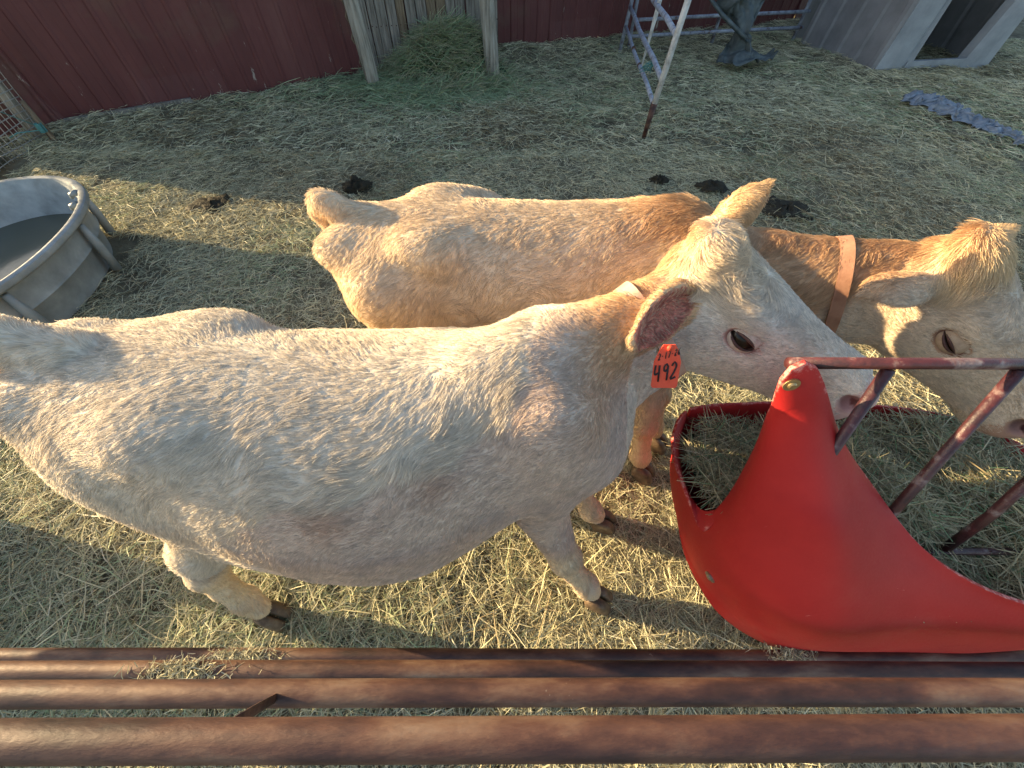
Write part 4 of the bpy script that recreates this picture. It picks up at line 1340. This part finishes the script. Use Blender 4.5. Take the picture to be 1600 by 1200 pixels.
flange(lambda z: [(fw - .56 + .10 * z, -.12), (fw - .55 + .10 * z, 0), (fw - .45 + .06 * z, .03), (fw - .25, .03), (fw - .05 - .1 * z, .0)], 'front_flange')
MB().box(HP(fw / 2, -.02, .03), (fw * .55, .06, .14), Matrix.Rotation(math.atan2(fx_.y, fx_.x), 3, 'Z')).obj('sill', M['hutch_light'], hutch)
o_ = quadstrip([[HP(fw * t_, bl, z) - bx_ * (.03 if i % 2 else 0) for i, t_ in enumerate(np.linspace(0, 1, 12))] for z in zz]).obj('back_wall', M['hutch'], hutch); o_.modifiers.new("t", 'SOLIDIFY').thickness = .02
o_ = quadstrip([[HP(fw * t_ - .1 * t_, bl * b_, 1.5 + .12 * math.sin(math.pi * t_)) for t_ in np.linspace(0, 1, 10)] for b_ in np.linspace(-.03, 1, 6)]).obj('roof', M['hutch'], hutch); o_.modifiers.new("t", 'SOLIDIFY').thickness = .02

# ------------------------------------------------------------------ wire fence in the left corner
wf = link('wire_fence', None, label='sagging woven wire fence in the left corner by the stock tank', category='fence')
wy0, wy1 = 2.2, 4.75
def wfp(y, z):
    return Vector((-5.02 + .06 * math.sin(y * 2.3) - .12 * (4.75 - y) / 2.5 + .05 * math.sin(3 * z + y), y, z))
for k in range(17):
    z_ = .05 + k * .065
    MB().tube([wfp(y, z_ + .012 * math.sin(y * 5 + k)) for y in np.linspace(wy0, wy1, 26)], .0042, 5).obj('strand', M['wire'], wf, True)
for k in range(44):
    y = wy0 + (wy1 - wy0) * k / 43
    MB().tube([wfp(y + .01 * math.sin(z_ * 9 + k), z_) for z_ in np.linspace(.04, 1.12, 8)], .0038, 5).obj('stay', M['wire'], wf, True)
for y in (2.25, 4.70):
    p_ = wfp(y, 0)
    MB().tube([(p_.x - .05, y, -.1), (p_.x - .05, y, .7), (p_.x - .06, y, 1.4)], [.06, .057, .05], 14).obj('post', M['post_wood'], wf, True)
for i, (a_, b_) in enumerate((((-5.7, 4.55, .07), (-5.35, 3.7, .10)), ((-5.35, 4.25, .06), (-5.12, 3.55, .09)))):
    MB().tube([a_, [(x + y) / 2 for x, y in zip(a_, b_)], b_], [.07, .075, .06], 14).obj('log', M['post_wood'], None, True, label=('thicker' if i == 0 else 'thinner') + ' weathered log lying behind the wire fence at left', category='log', group='logs behind the wire fence')
st_ = MB().tube([(-4.98, 4.62, -.05), (-5.0, 4.64, .2), (-5.01, 4.66, .42)], [.03, .028, .02], 10).obj('wooden_stake', M['brown_wood'], None, True, label='short dark stake in the corner with green twine tied to it', category='stake')
k_ = MB()
for i in range(10):
    c_ = Vector((-4.99, 4.60, .16 + i * .008))
    k_.tube([c_ + Vector((.03 * math.cos(a_), .03 * math.sin(a_), 0)) for a_ in np.linspace(0, 6.0, 10)], .005, 5)
k_.tube([(-4.99, 4.58, .18), (-5.12, 4.45, .2), (-5.2, 4.4, .17)], .005, 5)
k_.tube([(-4.99, 4.6, .2), (-5.35, 4.2, .75), (-5.9, 3.6, 1.5)], .004, 5)
k_.obj('twine', M['twine'], st_, True)

# ------------------------------------------------------------------ dung pats
def dung(pos, r, seed, label, h=.06):
    r_ = random.Random(seed)
    vs_, fs_ = [], []
    nu_, nv_ = 26, 9
    for i in range(nv_):
        th = (i / (nv_ - 1)) * math.pi / 2
        for k in range(nu_):
            q = 2 * math.pi * k / nu_
            nz = mnoise.noise(Vector((math.cos(q) * 1.6 + seed * 7, math.sin(q) * 1.6, th * 2)))
            nz2 = mnoise.noise(Vector((math.cos(q) * 4 + seed * 3, math.sin(q) * 4, th * 5)))
            rad_ = r * math.cos(th) * (1 + .45 * nz + .2 * nz2)
            vs_.append((pos[0] + rad_ * math.cos(q) * 1.2, pos[1] + rad_ * math.sin(q), -.01 + h * .75 * math.sin(th) * (1 + .6 * nz2 + .4 * nz)))
    for i in range(nv_ - 1):
        for k in range(nu_):
            fs_.append([i * nu_ + k, i * nu_ + (k + 1) % nu_, (i + 1) * nu_ + (k + 1) % nu_, (i + 1) * nu_ + k])
    MB().add(vs_, fs_).obj('dung_pat', M['dung'], None, True, label=label, category='dung', group='dung pats on the litter')
dung((1.93, 3.74), .11, 1, 'flat dark dung pat just above the tan cow, left of the white ear')
dung((2.45, 3.30), .20, 2, 'largest dark dung pat beside the tip of the raised ear', .07)
dung((-1.50, 3.73), .12, 3, 'dark dung pat behind the raised tail of the tan cow', .09)
dung((1.44, 3.86), .07, 4, 'smallest dark dung pat, above the back of the tan cow', .07)
dung((-2.75, 3.42), .15, 5, 'crumbled dung pat on the sunlit litter between tank and tan cow', .05)

# ------------------------------------------------------------------ hay
STRAW = np.array([[.68, .62, .40], [.56, .53, .35], [.47, .46, .31], [.76, .69, .46], [.28, .24, .15], [.82, .75, .54]])
GREEN = np.array([[.13, .22, .11], [.18, .27, .14], [.10, .17, .09], [.28, .33, .18], [.22, .28, .16]])
def strands(name, base, L, w, yaw, pitch, cols_, kind_parent=None, seed=0, curl=.25, mat=None, **props):
    r = np.random.default_rng(seed)
    n = len(base)
    d = np.stack([np.cos(yaw) * np.cos(pitch), np.sin(yaw) * np.cos(pitch), np.sin(pitch)], 1)
    side_ = np.stack([-np.sin(yaw), np.cos(yaw), np.zeros(n)], 1)
    upv = np.cross(d, side_)
    roll = r.uniform(-1.1, 1.1, n)
    wv = (side_ * np.cos(roll)[:, None] + upv * np.sin(roll)[:, None]) * (w / 2)[:, None]
    bend = side_ * (r.normal(0, curl, n) * L)[:, None] * .5 + np.array([0, 0, 1.]) * (np.abs(r.normal(0, curl * .5, n)) * L)[:, None] * .5
    a = base - d * (L / 2)[:, None]
    b = base + bend * .5
    c = base + d * (L / 2)[:, None]
    v = np.stack([a - wv * .7, a + wv * .7, b - wv, b + wv, c - wv * .4, c + wv * .4], 1).reshape(-1, 3)
    i = (np.arange(n) * 6)[:, None]
    f = np.concatenate([i + [0, 1, 3, 2], i + [2, 3, 5, 4]], 0)
    me = mesh_np(name, v, f, mat or M['hay'], smooth=False)
    set_col(me, np.repeat(cols_, 6, axis=0))
    return link(name, me, kind_parent, **props)

def pick(pal, n, r, wts=None):
    c = pal[r.choice(len(pal), n, p=wts)]
    return c * r.uniform(.75, 1.2, (n, 1))

def ground_hay(n, xr, yr, Lr, wr, seed, lod=None):
    r = np.random.default_rng(seed)
    x = r.uniform(*xr, n * 3); y = r.uniform(*yr, n * 3)
    p3 = np.stack([x, y, 0 * x], 1)
    dens = .68 + .30 * vnoise(p3, 1.7, seed) + .30 * vnoise(p3, 4.5, seed + 1)
    if lod is not None:
        dens = dens * lod(x, y)
    wall_y = 5.06 + .575 * (x + 5.2)
    ok = (y < wall_y - .02) & (r.random(n * 3) < dens)
    ok &= ~((np.abs(x - TC[0]) < .5) & (np.abs(y - TC[1]) < .75))
    x, y = x[ok][:n], y[ok][:n]
    m = len(x)
    L = r.uniform(*Lr, m) * r.uniform(.6, 1.3, m); w = r.uniform(*wr, m)
    z = ground_h(x, y) + np.abs(r.normal(0, .014, m)) + .004
    p3 = np.stack([x, y, z], 1)
    yaw = r.uniform(0, 2 * np.pi, m)
    pitch = r.normal(0, .16, m)
    c = pick(STRAW, m, r, [.22, .24, .18, .16, .12, .08])
    g = np.clip(vnoise(p3, 1.1, 91) * .8 + .1 + .8 * np.exp(-((x + 1.2) / 1.6) ** 2 - ((y - 6.0) / .9) ** 2), 0, 1)
    c = np.where((r.random(m) < g * .42)[:, None], pick(GREEN * 1.0 + [.22, .21, .14], m, r), c)
    br = np.clip(vnoise(p3, .8, 97) * 1.0 - .2, 0, .4)
    c = np.where((r.random(m) < br)[:, None], c * [.55, .48, .42], c)
    return p3, L, w, yaw, pitch, c

beds = [ground_hay(150000, (-2.9, 4.2), (-.7, 1.7), (.04, .14), (.0016, .0034), 101),
        ground_hay(13000, (-2.9, 4.2), (-.6, 1.7), (.12, .26), (.0028, .0048), 104),
        ground_hay(120000, (-5.0, 5.2), (1.5, 4.5), (.04, .15), (.0022, .0045), 102),
        ground_hay(110000, (-5.6, 9.0), (4.3, 10.8), (.06, .20), (.0035, .008), 103, lambda x, y: np.clip(1.6 - y * .10, .3, 1))]
strands('ground_hay', *[np.concatenate(a_) for a_ in zip(*beds)], seed=105, kind='stuff', label='loose trampled hay covering the yard', category='hay')

# green hay heap in front of the planks: a dark core with loose strands over it
core_v, core_f = [], []
for i in range(10):
    s_ = 1 - i / 9
    for k in range(30):
        q = 2 * math.pi * k / 30
        rr2 = s_ * (1 + .22 * math.sin(2 * q + 1) + .12 * math.sin(5 * q))
        x = -1.05 + .30 * (1 - s_) + .80 * rr2 * math.cos(q); y = 6.92 + .40 * rr2 * math.sin(q)
        z = -.02 + .64 * (1 - s_ ** 1.5) * (1 + .3 * mnoise.noise(Vector((x * 3, y * 3, 1))))
        core_v.append((x, y, z))
for i in range(9):
    for k in range(30):
        core_f.append([i * 30 + k, i * 30 + (k + 1) % 30, (i + 1) * 30 + (k + 1) % 30, (i + 1) * 30 + k])
M['hay_core'] = noise_mat('hay_core', [(.3, (.02, .035, .018)), (.7, (.07, .11, .055))], scale=20, bump=.9, bscale=40, rough=.95)
pile = MB().add(core_v, core_f).obj('hay_heap', M['hay_core'], None, True, label='heap of green hay piled against the plank door', category='hay heap')
hb_ = BVHTree.FromPolygons(core_v, core_f)
r = np.random.default_rng(201)
n = 9000
x = -1.05 + r.normal(0, .42, n); y = 6.85 + r.normal(0, .26, n)
z = np.empty(n)
for i in range(n):
    h_ = hb_.ray_cast(Vector((x[i], y[i], 2)), Vector((0, 0, -1)))
    z[i] = (h_[0].z if h_[0] is not None else .02) + abs(r.normal(0, .03)) - .01
yaw_ = np.pi + r.normal(0, .75, n) + 1.5 * vnoise(np.stack([x, y, z], 1), 2.5, 33)
strands('loose_hay', np.stack([x, y, z], 1), r.uniform(.15, .48, n), r.uniform(.004, .009, n), yaw_, r.normal(-.15, .38, n), pick(np.vstack([GREEN * 1.3 + [.08, .07, .05], STRAW[1:3] * .8, STRAW[:3] * .75]), n, r), pile, 201, .55, kind='stuff')
n = 2600
x = -1.2 + r.normal(0, .7, n); y = 6.35 + r.normal(0, .28, n)
strands('loose_hay', np.stack([x, y, ground_h(x, y) + .03], 1), r.uniform(.12, .4, n), r.uniform(.004, .009, n), r.uniform(0, 6.28, n), r.normal(0, .2, n), pick(GREEN * 1.2 + [.12, .11, .08], n, r), pile, 202, .4, kind='stuff')

# hay inside the feeder
fv, ff = [], []
def fill_h(x, y):
    p = np.array([[x, y, 0]])
    return .50 + .12 * math.exp(-((y - .40) / .25) ** 2) + .05 * float(vnoise(p, 5, 12)[0])
xs_ = np.linspace(.70, 1.84, 40); ys_ = np.linspace(.12, .78, 26)
for x in xs_:
    for y in ys_:
        y = max(y, float(np.interp(x, [.66, .72, .8, .95, 1.2, 1.9], [.44, .28, .20, .14, .12, .12])) + .03)
        e_ = min((x - .66) / .1, (1.9 - x) / .1, (y - .08) / .08, (.84 - y) / .08, 1)
        fv.append((x, y, fill_h(x, y) - .03 - .1 * (1 - e_)))
for i in range(39):
    for j in range(25):
        ff.append([i * 26 + j, (i + 1) * 26 + j, (i + 1) * 26 + j + 1, i * 26 + j + 1])
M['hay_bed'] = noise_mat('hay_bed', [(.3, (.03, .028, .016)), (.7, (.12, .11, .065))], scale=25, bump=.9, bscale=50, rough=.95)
fh = MB().add(fv, ff).obj('feeder_hay', M['hay_bed'], None, True, label='dry hay filling the red feeder', category='hay', kind='stuff')
r = np.random.default_rng(301)
n = 13000
x = r.uniform(.66, 1.90, n); y = r.uniform(.10, .80, n)
ymin = np.interp(x, [.66, .72, .8, .95, 1.2, 1.9], [.44, .28, .20, .14, .12, .12])
ok = ~((y > .7) & (x < .76)) & (y > ymin + .03)
x, y = x[ok], y[ok]; n = len(x)
z = np.array([fill_h(a, b) for a, b in zip(x, y)]) + np.abs(r.normal(0, .02, n)) - .01
c_ = pick(STRAW * [.86, .80, .74], n, r, [.2, .22, .2, .13, .2, .05])
c_ = np.where((r.random(n) < .12)[:, None], pick(GREEN * 1.4, n, r), c_)
strands('loose_hay', np.stack([x, y, z], 1), np.minimum(r.uniform(.06, .2, n), .05 + 1.6 * (y - np.interp(x, [.66, .72, .8, .95, 1.2, 1.9], [.44, .28, .20, .14, .12, .12]))), r.uniform(.002, .0042, n), r.uniform(0, 6.28, n), r.normal(0, .22, n), c_, fh, 301, .25, kind='stuff')

# dried mud and hay caked on the rails
for i, (x, y, z, lx) in enumerate(((-.88, -.0065, .572, .05), (-.93, .0335, .222, .06), (.965, .0335, .222, .035))):
    r = np.random.default_rng(400 + i)
    n = 420
    b_ = np.stack([x + r.normal(0, lx, n), y + r.normal(0, .012, n), z + np.abs(r.normal(0, .006, n)) - .003], 1)
    strands('caked_hay', b_, r.uniform(.012, .045, n), r.uniform(.0015, .003, n), r.uniform(0, 6.28, n), r.normal(0, .3, n), pick(STRAW * .8, n, r), None, 400 + i, .3,
            label=['clump of chewed hay on the second lowest fence rail at left', 'clump of chewed hay on the lowest fence rail at left', 'small clump of chewed hay on the lowest rail by the feeder'][i], category='hay clump', group='hay clumps on the rails', kind='stuff')
